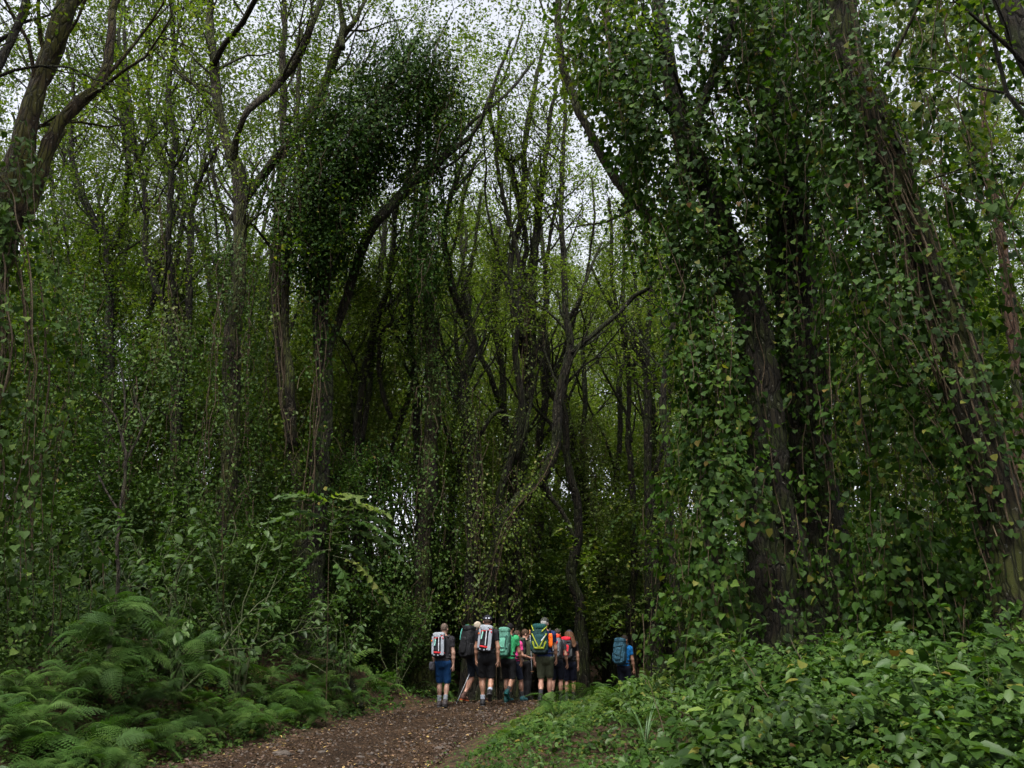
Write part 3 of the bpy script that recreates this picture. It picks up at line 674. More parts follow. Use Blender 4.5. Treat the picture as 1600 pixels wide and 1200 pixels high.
for i, (lab, D, px, n, L, lf, gp, mt) in enumerate([
    ('ivy climbing the foot of the trunk that leans right out of the hikers', 21.6, [(868, 690, .15), (845, 748, .2), (800, 800, .28), (770, 880, .35), (757, 960, .45)], 90, .5, .075, .05, 'canopy'),
    ('ivy sprays on the upper central stems', 22.7, [(825, 420, .25), (822, 520, .25), (815, 620, .3)], 60, .5, .08, .06, 'bright'),
    ('sprays of ivy on the trunk of the straight brown twin tree', 19.7, [(440, 300, .3), (430, 450, .35), (440, 600, .4), (455, 740, .5)], 60, .7, .085, .07, 'canopy'),
    ('sprays of ivy on the lower part of the straight dark trunk', 19.6, [(505, 420, .25), (500, 560, .3), (500, 700, .45), (492, 820, .7)], 90, .7, .085, .07, 'ivy'),
    ('sprays of ivy on the wavy black trees left of the thick forked one', 21.7, [(240, 280, .3), (262, 440, .4), (280, 560, .6)], 110, .7, .09, .07, 'bright'),
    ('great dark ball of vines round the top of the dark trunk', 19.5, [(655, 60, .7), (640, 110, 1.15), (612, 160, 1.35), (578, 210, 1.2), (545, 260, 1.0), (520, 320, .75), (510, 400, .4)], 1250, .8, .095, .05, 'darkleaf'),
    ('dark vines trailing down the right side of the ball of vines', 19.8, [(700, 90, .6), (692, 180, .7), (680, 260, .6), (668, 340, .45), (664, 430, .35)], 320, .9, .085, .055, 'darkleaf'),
    ('vine mass under the ball of vines around the left fork', 19.2, [(530, 150, .7), (500, 200, .9), (475, 260, 1.0), (468, 330, .8), (470, 400, .4)], 460, .8, .085, .055, 'ivy'),
    ('ivy sleeve round the upright trunk behind the leftmost hiker', 21.5, [(655, 330, .6), (660, 420, .6), (672, 560, .8), (672, 680, .95), (665, 800, 1.1), (655, 960, 1.4)], 427, .75, .075, .05, 'blue'),
    ('ivy sleeve round the thick pale forked tree', 18.6, [(362, 360, .3), (358, 480, .55), (355, 600, .7), (350, 720, .9), (350, 860, 1.0)], 252, .75, .075, .055, 'blue'),
    ('leafy curtain hanging left of the thick pale forked tree', 20, [(270, 490, .9), (255, 600, 1.3), (245, 700, 1.5), (240, 820, 1.5), (240, 950, 1.6)], 505, .75, .08, .055, 'blue'),
    ('leafy curtain between the left edge vine and the slender forked tree', 20, [(120, 420, 1.2), (110, 540, 1.5), (100, 660, 1.6), (60, 800, 1.8), (50, 950, 1.9)], 602, .75, .08, .055, 'ivy'),
    ('ragged curtain of leaves between the thick forked tree and the straight brown trunk', 21, [(405, 400, .6), (400, 520, .8), (400, 640, 1.0), (405, 760, 1.2), (410, 900, 1.3)], 330, .75, .08, .06, 'blue'),
    ('leafy curtain beneath the pair of crooked stems', 22, [(560, 680, .6), (575, 720, 1.4), (580, 820, 1.6), (580, 960, 1.7)], 466, .75, .08, .055, 'ivy'),
    ('thin ivy sleeve on the S curved trunk', 21.8, [(735, 560, .35), (740, 680, .4), (742, 800, .5), (740, 940, .7)], 130, 1.2, .075, .06, 'canopy'),
    ('ragged vines on the central trunk behind the hikers', 22.8, [(815, 640, .5), (806, 760, .6), (800, 880, .8), (800, 960, 1.0)], 229, .75, .075, .06, 'canopy'),
    ('ivy sleeve on the straight grey trunk behind the hiker in blue', 25.6, [(1018, 640, .25), (1022, 760, .3), (1030, 880, .9), (1030, 980, 1.3)], 213, .75, .08, .06, 'canopy'),
    ('bright leafy vine hanging in the gap right of the central trunks', 27, [(915, 640, .5), (925, 740, .8), (935, 840, 1.0), (945, 960, 1.1)], 405, .75, .08, .06, 'bright'),
    ('leafy column left of the vine curtain beyond the hiker in blue', 19.5, [(1075, 640, .5), (1085, 760, .7), (1100, 880, .6), (1105, 1000, .6)], 351, .75, .08, .06, 'canopy'),
    ('leafy mass behind the gap between the two right hand giants', 17, [(1395, 500, 1.0), (1400, 640, 1.2), (1400, 760, 1.3), (1390, 900, 1.4)], 513, .75, .09, .065, 'bright'),
]):
    vine(lab, D, px, n, L, lf, gp, 70 + i, mat=mt, kind='far' if D > 18 else 'mid', group=mid, W=.8, stemp=.25, core=.25, runners=8, stemr=.008, sway=.30, loose=2.4 if mt == 'darkleaf' else 1.5)

for i, (lab, D, px, n, L, lf, gp, mt) in enumerate([
    ('leafy crown of vines between the tops of the two inner giants', 12.6, [(1130, -60, 1.0), (1150, 80, .9), (1165, 200, .7), (1175, 300, .4)], 240, .8, .10, .075, 'ivy'),
    ('leafy crown of vines between the tops of the middle and rightmost giants', 12.2, [(1270, -60, .6), (1290, 100, .6), (1310, 240, .6), (1325, 380, .6), (1330, 520, .6)], 260, .9, .10, .08, 'ivy'),
    ('bright leafy spray at the top right between giant and reddish stem', 12.5, [(1440, -80, 1.1), (1450, 60, 1.1), (1470, 200, .9)], 240, .8, .11, .08, 'bright'),
    ('bright leafy spray at the top centre left of the arching limb', 15, [(955, -60, 1.3), (930, 60, 1.0), (960, 160, .8)], 220, .8, .11, .08, 'bright'),
    ('leafy mass low between the vine curtain and the leaning giant', 12.0, [(1400, 820, .9), (1430, 900, 1.0), (1440, 980, 1.0)], 200, .8, .10, .075, 'ivy')]):
    vine(lab, D, px, n, L, lf, gp, 130 + i, mat=mt, kind='heart' if mt == 'ivy' else 'mid', group='leafy sprays round the giants', W=.9, stemp=.3, core=.2, runners=4, sway=.3, loose=1.4, nobj=120)
# slim winding stems among the traced trees
rs = np.random.default_rng(91)
WORDS = [(135, 27, 'beside the leafy curtain at left'), (222, 25, 'between the two slender forked trees at left'), (312, 26, 'just left of the thick pale forked tree'), (398, 24, 'between the thick forked tree and the brown twin trunk'), (482, 27, 'behind the straight dark trunk'), (540, 24, 'just left of the crooked pair'), (600, 27, 'just right of the crooked pair'),
         (690, 26, 'between the ivy sleeve and the S curved trunk'), (712, 30, 'behind the S curved trunk'), (770, 27, 'left of the central many stemmed trunk'), (790, 22.5, 'touching the central many stemmed trunk'), (850, 28, 'in the gap right of the central trunk'), (905, 24.5, 'right of the long reaching limb'), (945, 29, 'in the middle of the bright gap'), (985, 26, 'left of the straight grey trunk'), (1045, 27, 'right of the straight grey trunk')]
for i, (px, D, wd) in enumerate(WORDS):
    x = px; y = 950; w = rs.uniform(12, 20); main = []; drift = rs.normal() * .12
    top = rs.uniform(120, 320)
    while y > top:
        main.append((x, y, w)); y -= rs.uniform(45, 75); x += rs.normal() * 9 + drift * 60; w = max(4, w * .91)
    k = len(main) // 2; f1 = [(main[k][0], main[k][1], main[k][2] * .8)]; x, y, w = f1[0]; sd_ = rs.choice([-1, 1])
    for q in range(6): y -= rs.uniform(40, 70); x += sd_ * (22 - 4 * q) + rs.normal() * 6; w = max(3, w * .85); f1.append((x, y, w))
    k = max(1, len(main) // 3); f2 = [(main[k][0], main[k][1], main[k][2] * .6)]; x, y, w = f2[0]
    for q in range(5): y -= rs.uniform(25, 60); x -= sd_ * (20 - 3 * q) + rs.normal() * 8; w = max(3, w * .8); f2.append((x, y, w))
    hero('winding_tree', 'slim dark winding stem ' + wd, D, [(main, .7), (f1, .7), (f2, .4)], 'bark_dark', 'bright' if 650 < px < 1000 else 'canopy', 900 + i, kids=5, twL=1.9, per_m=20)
# ------------------------------------------------------------------ the wood behind: trees, saplings and shrubs copied from a few models
def copy_tree(src, loc, rz, s, label=None, group=None, inherit=True):
    r = src.copy(); COL.objects.link(r); r.location = loc; r.rotation_euler = (0, 0, rz); r.scale = (s[0], s[0], s[1])
    if label: r['label'] = label
    if group: r['group'] = group
    for ch in src.children:
        c = ch.copy(); COL.objects.link(c); c.parent = r
    return r

def wood_tree(seed, H, r0, fork, bark, lmat, leaf, name='forest_tree', lean=.05, per_m=24, kids=(3, 5), low=True, spread=.20, limbs=(3, 5)):
    rng = np.random.default_rng(seed)
    root = empty(name, (0, 0, 0), 'x', 'tree')
    n = 10; pts = [np.array([0, 0, -.3])]; d = np.array([rng.normal() * lean, rng.normal() * lean, 1.0])
    for i in range(n):
        d = norm(d + rng.normal(size=3) * .07 + np.array([0, 0, .05])); pts.append(pts[-1] + d * fork / n)
    P, R = resample(pts, np.linspace(r0 * 1.2, r0 * .75, n + 1), .6)
    bb = Buf(); tube(bb, P, R, 9, .5, .05, rng=rng, flute=.1); link('trunk', bb.mesh('trunk'), M[bark], root)
    tw = []; k = rng.integers(*limbs)
    for j in range(k):
        az = j * 2 * np.pi / k + rng.uniform(-.5, .5)
        dd = norm(np.array([math.cos(az) * .42, math.sin(az) * .42, 1.0]))
        sub = []
        grow(P[-1] - np.array([0, 0, rng.uniform(0, fork * .25)]), dd, (H - fork) * rng.uniform(.62, .85), r0 * .5, 0, 3, sub, rng, up=.10, wob=.11, seg=.9, kids=kids, spread=.5, ratio=(.42, .62))
        b2 = Buf(); tube(b2, *resample(sub[0][0], sub[0][1], .8), 6, .5, .04, rng=rng); link('limb', b2.mesh('limb'), M[bark], root)
        tw += sub[1:]
    if low:
        for j in range(10):      # small leafy shoots along the trunk
            i = rng.integers(1, len(P) - 1); az = rng.uniform(0, 6.3)
            grow(P[i], norm(np.array([math.cos(az), math.sin(az), .5])), rng.uniform(1.0, 2.4), .02, 1, 3, tw, rng, up=.15, wob=.25, kids=(2, 3))
    tb = Buf()
    for p, r, l in tw: tube(tb, p, r.clip(.008), 4 if l < 2 else 3, rng.random(), cap=False)
    link('twigs', tb.mesh('twigs'), M[bark], root, 'stuff')
    lb = Buf(); twig_leaves(lb, [t for t in tw if t[2] >= 2], per_m, leaf, spread, 'far', rng, start=.1, W=.62)
    link('crown', lb.mesh('crown'), M[lmat], root, 'stuff')
    return root

PROTO = [wood_tree(101, 29, .24, 10, 'bark', 'greyleaf', .13, per_m=17), wood_tree(102, 31, .20, 13, 'bark_dark', 'canopy', .13, per_m=17),
         wood_tree(103, 27, .26, 8, 'bark', 'greyleaf', .13, per_m=17), wood_tree(104, 24, .18, 6, 'bark_dark', 'bright', .13, per_m=17),
         wood_tree(105, 32, .28, 15, 'bark_pale', 'greyleaf', .13, per_m=17)]
WT = ['slim grey barked tree with a fine grey green crown',
      'dark barked tree with a dark green crown',
      'low forking tree with a fine grey green crown',
      'low forking tree with a bright yellow green crown',
      'tall pale barked tree with a fine grey green crown']
GRP = ['slim grey trees of the wood', 'dark trees of the wood', 'low forking trees of the wood', 'bright green trees of the wood', 'pale barked trees of the wood']
rw = np.random.default_rng(5)
def where(x, y):
    if y < 3: return ', out of view behind the camera'
    px = 800 + FPX * x / y
    a = 'at the far left' if px < 250 else 'left of the middle' if px < 620 else 'in the middle' if px < 980 else 'right of the middle' if px < 1300 else 'at the far right'
    return ', ' + a + (', near' if y < 34 else ', farther back' if y < 50 else ', farthest back')
used = [False] * len(PROTO)
def put(k, x, y, s, sz=None):
    z = float(gh(x, y)); rz = rw.uniform(0, 6.3); sz = sz or s
    if not used[k]:
        r = PROTO[k]; used[k] = True; r.location = (x, y, z); r.rotation_euler = (0, 0, rz); r.scale = (s, s, sz); r['label'] = WT[k] + where(x, y); r['group'] = GRP[k]
    else: copy_tree(PROTO[k], (x, y, z), rz, (s, sz), WT[k] + where(x, y), GRP[k])
# rows of trees; through the gap near the centre only lower ones stand, so that the sky shows above them
for Y, step, jit in ((31, 6.8, 1.8), (38, 6.0, 2), (47, 6.2, 2), (58, 6.8, 2.5), (74, 8.0, 3)):
    half = Y * .78 + 3
    for x in np.arange(-half, half, step):
        x += rw.uniform(-jit, jit); y = Y + rw.uniform(-2, 2)
        if off_path(x, y) < 1.0: continue
        px = 800 + FPX * x / (y * .99)
        gap = 585 < px < 935
        if 430 < px < 1120 and 27 < y < 64: continue          # a clearing lets the light in
        k = int(rw.choice(5, p=[.26, .22, .2, .12, .2]))
        if gap:
            if Y < 36: continue
            tgt = 1.6 + Y * .50; k = int(rw.choice([0, 2, 3])); s = tgt / [29, 31, 27, 24, 32][k]
            put(k, x, y, s, s)
        else:
            s = rw.uniform(.95, 1.25) * (1.12 if Y > 36 else 1.0)
            if k == 3: s *= .85
            put(k, x, y, s)

for Y, st, top in ((46, 4.2, .36), (57, 4.4, .44), (67, 4.4, .49), (76, 5.0, .50)):
    for x in np.arange(-Y * .32, Y * .30, st):
        x += rw.uniform(-1.2, 1.2); y = Y + rw.uniform(-2.5, 2.5); k = int(rw.choice([0, 2, 3, 3])); s = (1.6 + Y * top * rw.uniform(.85, 1.03)) / [29, 31, 27, 24, 32][k]
        if off_path(x, y) > 1.5: put(k, x, y, s * 1.1, s)
# lesser trees leafy from low down fill the middle heights
PROTO.append(wood_tree(106, 14, .11, 2.5, 'bark_dark', 'canopy', .13, name='understory_tree', per_m=30, spread=.22, limbs=(4, 6)))
PROTO.append(wood_tree(107, 12, .09, 2.0, 'bark', 'bright', .12, name='understory_tree', per_m=30, spread=.22, limbs=(4, 6)))
WT += ['small dark leaved tree leafy down to its foot', 'small bright leaved tree leafy down to its foot']; GRP += ['small dark leaved trees', 'small bright leaved trees']; used += [False, False]
for Y, step in ((25.5, 4.2), (30, 4.0), (36, 3.8), (44, 4.0), (53, 4.5), (64, 5)):
    half = Y * .74 + 2
    for x in np.arange(-half, half, step):
        x += rw.uniform(-1.3, 1.3); y = Y + rw.uniform(-1.8, 1.8); px = 800 + FPX * x / (y * 1.0)
        if off_path(x, y) < 2.2 or (px > 560 and px < 1080 and Y < 29) or (-3 < x < 7 and Y < 27): continue
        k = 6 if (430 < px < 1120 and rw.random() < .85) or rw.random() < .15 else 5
        s = rw.uniform(.75, 1.25) * (1 + .012 * (Y - 25)); s = min(s, (1.6 + Y * (.47 if 500 < px < 1010 else .38)) / 13)
        if 430 < px < 1120 and y > 33 and rw.random() < .1: continue
        put(k, x, y, s)

# the wood closes in beside and behind the place the photograph was taken from
for (x, y) in [(-14, 2), (-11, -6), (-17, -8), (-7, -12), (-13, -16), (2, -13), (8, -9), (15, -4), (14, 5), (20, 2), (-20, 6), (-24, -2), (9, -18), (-2, -20), (20, -12), (24, 8), (-27, 12), (-22, -18), (17, -22), (5, -27), (-10, -27)]:
    put(int(rw.integers(0, 5)), x, y, rw.uniform(.8, 1.0))

# shrubs of the understory
def shrub_model(seed, H, Wd, n, leaf, lmat, kind='far', name='leafy_shrub', stems=9, W=.62):
    rng = np.random.default_rng(seed)
    root = empty(name, (0, 0, 0), 'x', 'shrub')
    tw = []
    for j in range(stems):
        az = rng.uniform(0, 6.3); t = rng.uniform(.15, .8) * Wd / H
        grow(np.array([rng.normal() * .15, rng.normal() * .15, -.1]), norm(np.array([math.cos(az) * t, math.sin(az) * t, 1])), H * rng.uniform(.6, 1.0), .022, 0, 2, tw, rng, up=.08, wob=.16, seg=.35, kids=(4, 6), spread=.9, ratio=(.3, .5))
    tb = Buf()
    for p, r, l in tw: tube(tb, p, r.clip(.004), 4 if l == 0 else 3, rng.random(), cap=False)
    link('stems', tb.mesh('stems'), M['bark'], root, 'stuff')
    tot = sum(np.linalg.norm(np.diff(p, axis=0), axis=1).sum() for p, r, l in tw)
    lb = Buf(); twig_leaves(lb, tw, n / tot, leaf, .10, kind, rng, start=.15, W=W)
    link('foliage', lb.mesh('foliage'), M[lmat], root, 'stuff')
    return root
SH = [shrub_model(201, 5.5, 3.2, 9000, .11, 'blue'), shrub_model(202, 4.0, 3.0, 7000, .10, 'ivy'), shrub_model(203, 7.5, 3.2, 11000, .12, 'canopy'),
      shrub_model(204, 2.2, 2.4, 3800, .085, 'blue', 'mid'), shrub_model(205, 1.5, 2.0, 2600, .08, 'ivy', 'mid')]
SHL = ['tall bluish green shrub', 'dense dark green shrub', 'very tall green shrub among the trunks',
       'low bluish green bush in front of the trunks', 'low dark green bush in front of the trunks']
SHG = ['tall shrubs of the understory', 'dense shrubs of the understory', 'very tall shrubs among the trunks', 'low bluish bushes', 'low dark bushes']
sused = [False] * len(SH)
def put_shrub(k, x, y, s):
    z = float(gh(x, y)) - .05; rz = rw.uniform(0, 6.3)
    if not sused[k]:
        r = SH[k]; sused[k] = True; r.location = (x, y, z); r.rotation_euler = (0, 0, rz); r.scale = (s, s, s); r['label'] = SHL[k] + where(x, y); r['group'] = SHG[k]
    else: copy_tree(SH[k], (x, y, z), rz, (s, s), SHL[k] + where(x, y), SHG[k])
for (px, Y, k, s) in [(700, 33, 1, 1.2), (740, 36, 0, 1.1), (775, 33, 1, 1.3), (810, 37, 0, 1.2), (880, 38, 0, 1.3), (960, 36, 0, 1.3), (990, 40, 2, 1.0), (860, 43, 2, 1.1), (900, 45, 2, 1.1), (800, 44, 2, 1.0), (760, 46, 2, 1.0), (950, 47, 2, 1.2), (720, 48, 2, 1.0), (1020, 44, 2, 1.1), (845, 52, 2, 1.3), (915, 56, 2, 1.4), (930, 50, 2, 1.3)]:
    x_ = (px - 800) / FPX * Y
    if off_path(x_, Y) > .8: put_shrub(k, x_, Y, s)
def clear(x, y, m): return off_path(x, y) > m
for Y, step, ks in ((17.5, 2.0, (3, 4)), (20.5, 2.0, (1, 3, 0)), (23.5, 2.3, (0, 1, 1)), (27, 2.4, (0, 1, 2)), (31, 2.8, (0, 2, 2)), (37, 3.2, (0, 2, 2)), (45, 3.6, (2,)), (55, 4.2, (2,)), (66, 5, (2,))):
    half = Y * .74 + 2
    for x in np.arange(-half, half, step):
        xx = x + rw.uniform(-.8, .8); yy = Y + rw.uniform(-1.1, 1.1); k = int(rw.choice(ks))
        if not clear(xx, yy, 1.4 if Y < 26 else 2.0): continue
        if 430 < 800 + FPX * xx / yy < 1120 and Y > 28: k = 1
        if 690 < 800 + FPX * xx / yy < 1060 and Y < 26 and k not in (3, 4): k = 4
        if Y < 22 and xx > path_x(yy): 
            if xx < 5.0 and Y < 19: continue
            if xx < 4.6: continue
        put_shrub(k, xx, yy, rw.uniform(.8, 1.25) * (1.25 if Y > 40 else 1))
# ------------------------------------------------------------------ ground cover, ferns, herbs and saplings near the path
def ground_at(px, py, lo=3.0, hi=60.0):
    r = cam_ray(px, py); r = r / r[1]
    ys = np.linspace(lo, hi, 1200); P = CAM + r * ys[:, None]
    below = np.nonzero(P[:, 2] <= gh(P[:, 0], P[:, 1]))[0]
    i = below[0] if len(below) else -1
    return P[i]
def veg(x, y):
    """how high the herbs stand"""
    xc, hw = path_x(y), path_w(y); dl = (xc - hw) - x; dr = x - (xc + hw)
    n = .5 + .5 * np.sin(x * 2.1 + 1.3 * np.sin(y * 1.1)) * np.sin(y * 1.7 + x * .7) + .25 * np.sin(x * 6.1 + y * 2) * np.sin(y * 5.3 - x)
    L = (.05 + .16 * sst(dl, .2, 1.0) + .95 * sst(dl, 1.6, 3.4)) * (.55 + .6 * n)
    R = (.05 + .10 * sst(dr, .2, 1.2) + .42 * sst(dr, 1.3, 3.6) * (.4 + .6 * sst(y, 22, 15))) * (.25 + 1.1 * n)
    return np.where(dl > 0, L, R)
rg = np.random.default_rng(77)
def field(n, y0, y1, side, size, kind, mat, name, label, W=.72, lo=.0, hi=1.0, dmin=-.05, dmax=30, fringe=.35, objs=False, up=.9):
    y = y0 * (y1 / y0) ** rg.random(n); x = rg.uniform(-1, 1, n) * (y * .70 + .8)
    xc, hw = path_x(y), path_w(y); d = off_path(x, y)
    sd = np.where(x < xc, -1, 1)
    k = (d > dmin + fringe * rg.random(n) ** 2 * (rg.random(n) < .8)) & (d < dmax) & ((side == 0) | (sd == side))
    bare = np.sin(x * 1.3 + 2 * np.sin(y * .9)) * np.sin(y * 2.1 + x) > .55       # openings where earth shows
    k &= ~(bare & (rg.random(n) < .75) & (d < 3.2) & (sd < 0))
    x, y = x[k], y[k]; m = len(x)
    h = veg(x, y) * rg.uniform(lo, hi, m) ** .6
    C = np.column_stack([x, y, gh(x, y) + .02 + h])
    N = rdir(m, rg) * .42 + np.array([0, -.25, up]); D = rdir(m, rg) + np.array([0, -.35, 0]); D[:, 2] = D[:, 2] * .4 - .25
    patch = np.sin(x * 1.9 + 2.1 * np.sin(y * 1.3)) * np.sin(y * 2.3 + 1.7 * np.sin(x * 1.1))
    s = size * (1 + .38 * rg.normal(size=m)).clip(.35, 2.0) * (1 + .35 * patch)
    b_ = Buf(); leaves(b_, C, D, N, s, s * W, kind, None, rg)
    o = link(name, b_.mesh(name), M[mat], None, 'stuff'); o['label'] = label; o['category'] = 'ground cover'
    return o
field(68000, 4.2, 16, 1, .056, 'mid', 'ivy', 'herb_cover', 'knee high carpet of heart leaved herbs right of the path', dmin=.35, W=.85)
field(26000, 4.4, 15, 1, .030, 'far', 'fern', 'fine_herbs', 'fine leaved weeds mixed into the herbs right of the path', dmin=.3, W=.6)
field(9000, 4.4, 16, 1, .092, 'mid', 'pale', 'broad_herbs', 'scattered broad leaved weeds above the herbs right of the path', dmin=.9, W=.55, lo=.7)
field(12000, 7, 17, -1, .085, 'mid', 'pale', 'broad_herbs', 'scattered broad leaved weeds on the left bank', dmin=.8, W=.55, lo=.6)
field(42000, 12, 30, 1, .085, 'far', 'canopy', 'herb_cover', 'carpet of low herbs behind the ferns right of the path', dmin=.3, W=.8)
field(72000, 7, 17, -1, .060, 'mid', 'blue', 'herb_cover', 'tangled herbs covering the earth bank left of the path', dmin=.35, W=.75)
field(45000, 13, 30, -1, .080, 'far', 'ivy', 'herb_cover', 'low herbs under the trees left of the path', dmin=.3, W=.75)
field(34000, 7, 18, 1, .032, 'far', 'fern', 'low_weeds', 'fine low weeds along the right edge of the path', hi=.9, dmin=-.10, dmax=1.9, W=.7)
field(20000, 8, 22, -1, .034, 'far', 'fern', 'low_weeds', 'fine low weeds along the left edge of the path', hi=.9, dmin=-.06, dmax=1.5, W=.7)

def spot(px, py, side):
    if side < 0: a = 'at the left edge' if px < 120 else 'below the bare forked sapling' if px < 270 else 'below the large leaved shrubs' if px < 430 else 'below the feather leaved sapling' if px < 580 else 'beside the leftmost hiker'
    else: a = 'beside the path edge' if px < 1000 else 'below the hiker in blue' if px < 1110 else 'before the vine curtain' if px < 1230 else 'before the middle giant' if px < 1340 else 'between the giants' if px < 1460 else 'before the leaning giant' if px < 1560 else 'at the right edge'
    return ' ' + a + (', at the back' if py < 1050 else ', midway' if py < 1120 else ', in front')
# fern fronds: arching, twice divided
def frond_mesh(seed, pairs=24, drop=.55, lacy=True):
    r = np.random.default_rng(seed); b_ = Buf()
    t = np.linspace(0, 1, pairs + 4)
    def curve(u): return np.stack([u * (1 - .12 * u), 0 * u, .95 * u * (1 - .30 * u) - drop * u ** 2.2], -1)
    P = curve(t); tube(b_, P, np.linspace(.006, .0015, len(t)), 3, .5, cap=False)
    T = norm(np.gradient(P, axis=0))
    V = []; F = []
    for i in range(3, len(t)):
        u = t[i]; pl = .26 * math.sin(math.pi * min(1, (u - .06) * 1.02) ** .62) ** .8 * (1 - .15 * u) + .01
        for s in (-1, 1):
            side = np.array([0, s, 0.]); nrm = np.cross(T[i], side) * s
            d = norm(side + T[i] * .38 + np.array([0, 0, -.18]) + r.normal(size=3) * .05)
            up = norm(np.cross(d, T[i])) * -s if False else np.array([0, 0, 1.])
            q = norm(np.cross(up, d)); m = 6 if lacy else 1
            if lacy:
                for j in range(m):
                    f0 = j / m; w = pl * .17 * (1 - f0 * .75)
                    c = P[i] + d * pl * f0 + np.array([0, 0, -.12 * pl * f0 ** 2]); c2 = P[i] + d * pl * (f0 + .8 / m) + np.array([0, 0, -.12 * pl * f0 ** 2])
                    for e in (-1, 1):
                        k = len(V); V += [c, c2, (c + c2) / 2 + q * w * e + d * w * .45]; F.append((k, k + 1, k + 2))
            else:
                k = len(V); w = .021
                V += [P[i] - q * w * .6, P[i] + q * w * .6, P[i] + d * pl + np.array([0, 0, -.1 * pl])]; F.append((k, k + 1, k + 2))
    b_.add(np.array(V), None, np.array(F), r.random())
    me = b_.mesh('frond', smooth=False); me.materials.append(M['fern']); return me
FR_L = [frond_mesh(1, 16, .50), frond_mesh(2, 17, .72), frond_mesh(3, 15, .60), frond_mesh(6, 16, .95)]
FR_S = [frond_mesh(4, 30, .55, False), frond_mesh(5, 34, .75, False)]
def fern(x, y, size, label, group, lacy=True, n=None, seed=0, droop=0.0, dz=0.0):
    r = np.random.default_rng(seed)
    root = empty('fern', (x, y, float(gh(x, y)) + dz), label, 'fern', group, r.uniform(0, 6.3))
    n = n or int(r.integers(8, 13))
    for k in range(n):
        me = (FR_L if lacy else FR_S)[int(r.integers(0, 4 if lacy else 2))]
        o = bpy.data.objects.new('frond', me); COL.objects.link(o); o.parent = root
        o.rotation_euler = (r.normal() * .35, r.uniform(-.55, .4) + droop, k * 2 * math.pi / n + r.uniform(-.25, .25)); s = size * r.uniform(.65, 1.15); o.scale = (s, s, s)
    return root
FL = [(40, 1200, .85, 1), (115, 1196, .9, 1), (200, 1185, .75, 0), (60, 1165, .8, 1), (150, 1150, .8, 1), (240, 1160, .7, 1), (305, 1150, .6, 0), (20, 1120, .7, 1), (105, 1100, .9, 1),
      (190, 1075, 1.0, 1), (285, 1100, .75, 0), (350, 1120, .7, 1), (415, 1105, .75, 0), (470, 1108, .7, 1), (520, 1100, .7, 0), (445, 1085, .8, 1), (560, 1085, .8, 1), (490, 1062, .8, 1), (370, 1070, .9, 1),
      (600, 1078, .8, 0), (642, 1080, .8, 1), (680, 1084, .7, 0), (715, 1082, .8, 1), (740, 1078, .8, 1), (270, 1046, 1.1, 1), (540, 1050, .9, 1), (610, 1050, .9, 0), (690, 1060, .9, 1)]
for i, (px, py, s, lc) in enumerate(FL):
    p = ground_at(px, py)
    if off_path(p[0], p[1]) < .25: p[0] = path_x(p[1]) - path_w(p[1]) - .45
    fern(float(p[0]), float(p[1]), s, ('green lacy fern' if lc else 'narrow leaved green fern') + ' on the left bank' + spot(px, py, -1), 'lacy ferns on the left bank' if lc else 'narrow ferns on the left bank', bool(lc), seed=300 + i)
FRr = [(1060, 1150, .5, 0), (1110, 1110, .5, 0), (1230, 1100, .45, 1), (1290, 1060, .5, 1), (1400, 1040, .5, 1), (1480, 1090, .45, 0), (1560, 1120, .45, 0), (1350, 1140, .4, 0), (1190, 1050, .5, 0), (880, 1150, .42, 1), (800, 1160, .35, 1), (868, 1122, .75, 1), (905, 1105, .8, 1), (940, 1128, .7, 1), (890, 1090, .75, 1), (955, 1100, .8, 1), (985, 1118, .8, 1), (1010, 1092, .8, 1), (925, 1078, .9, 1), (980, 1080, .9, 0), (930, 1175, .42, 0),
       (1000, 1150, .5, 0), (1180, 1290, .48, 0), (1265, 1290, .42, 0), (1590, 1260, .45, 0), (1300, 1200, .4, 1), (1120, 1180, .5, 1), (840, 1108, .6, 1), (1040, 1110, .7, 1)]
for i, (px, py, s, lc) in enumerate(FRr):
    p = ground_at(px, py)
    if off_path(p[0], p[1]) < .3: p[0] = path_x(p[1]) + path_w(p[1]) + .5
    fern(float(p[0]), float(p[1]), s, ('bright lacy fern' if lc else 'narrow leaved fern among the herbs') + spot(px, py, 1), 'lacy ferns right of the path' if lc else 'narrow ferns right of the path', bool(lc), seed=400 + i, dz=.05)
rf = np.random.default_rng(19)
for i in range(64):
    y = 8.5 * (19 / 8.5) ** rf.random(); x = float(path_x(y) - path_w(y)) - .35 - 3.2 * rf.random() ** 1.3
    if x < -y * .66: continue
    fern(x, float(y), rf.uniform(.32, .62), 'small green fern of the left bank' + spot(*[float(q[0]) for q in visible(np.array([[x, y, float(gh(x, y))]]))[1:]], -1), 'small ferns of the left bank', rf.random() < .65, seed=600 + i, dz=.08 + .25 * rf.random(), droop=rf.uniform(-.1, .3))
def fern_at(px, py, Y, size, label, n, seed, droop):
    p, s = at(px, py, Y); g = float(gh(p[0], p[1]))
    return fern(float(p[0]), Y, size, label, None, True, n, seed, droop, dz=float(p[2]) - g)
fern_at(180, 965, 11.6, .72, 'tall feathery fern bush crowning the left bank', 26, 451, .15)
fern_at(300, 1005, 12.3, .65, 'tall feathery fern bush right of the one crowning the left bank', 20, 452, .25)
fern_at(150, 1000, 11.4, .65, 'feathery fern low on the front of the tall fern bush', 20, 455, .2)
fern_at(205, 1020, 11.6, .62, 'feathery fern hanging down the right side of the tall fern bush', 20, 456, .25)
fern_at(170, 1045, 11.2, .6, 'feathery fern at the foot of the tall fern bush', 18, 457, .3)
fern_at(320, 1045, 12.2, .58, 'feathery fern at the foot of the second tall fern bush', 18, 458, .3)
fern_at(265, 985, 12.2, .55, 'feathery fern between the two tall fern bushes', 18, 459, .2)
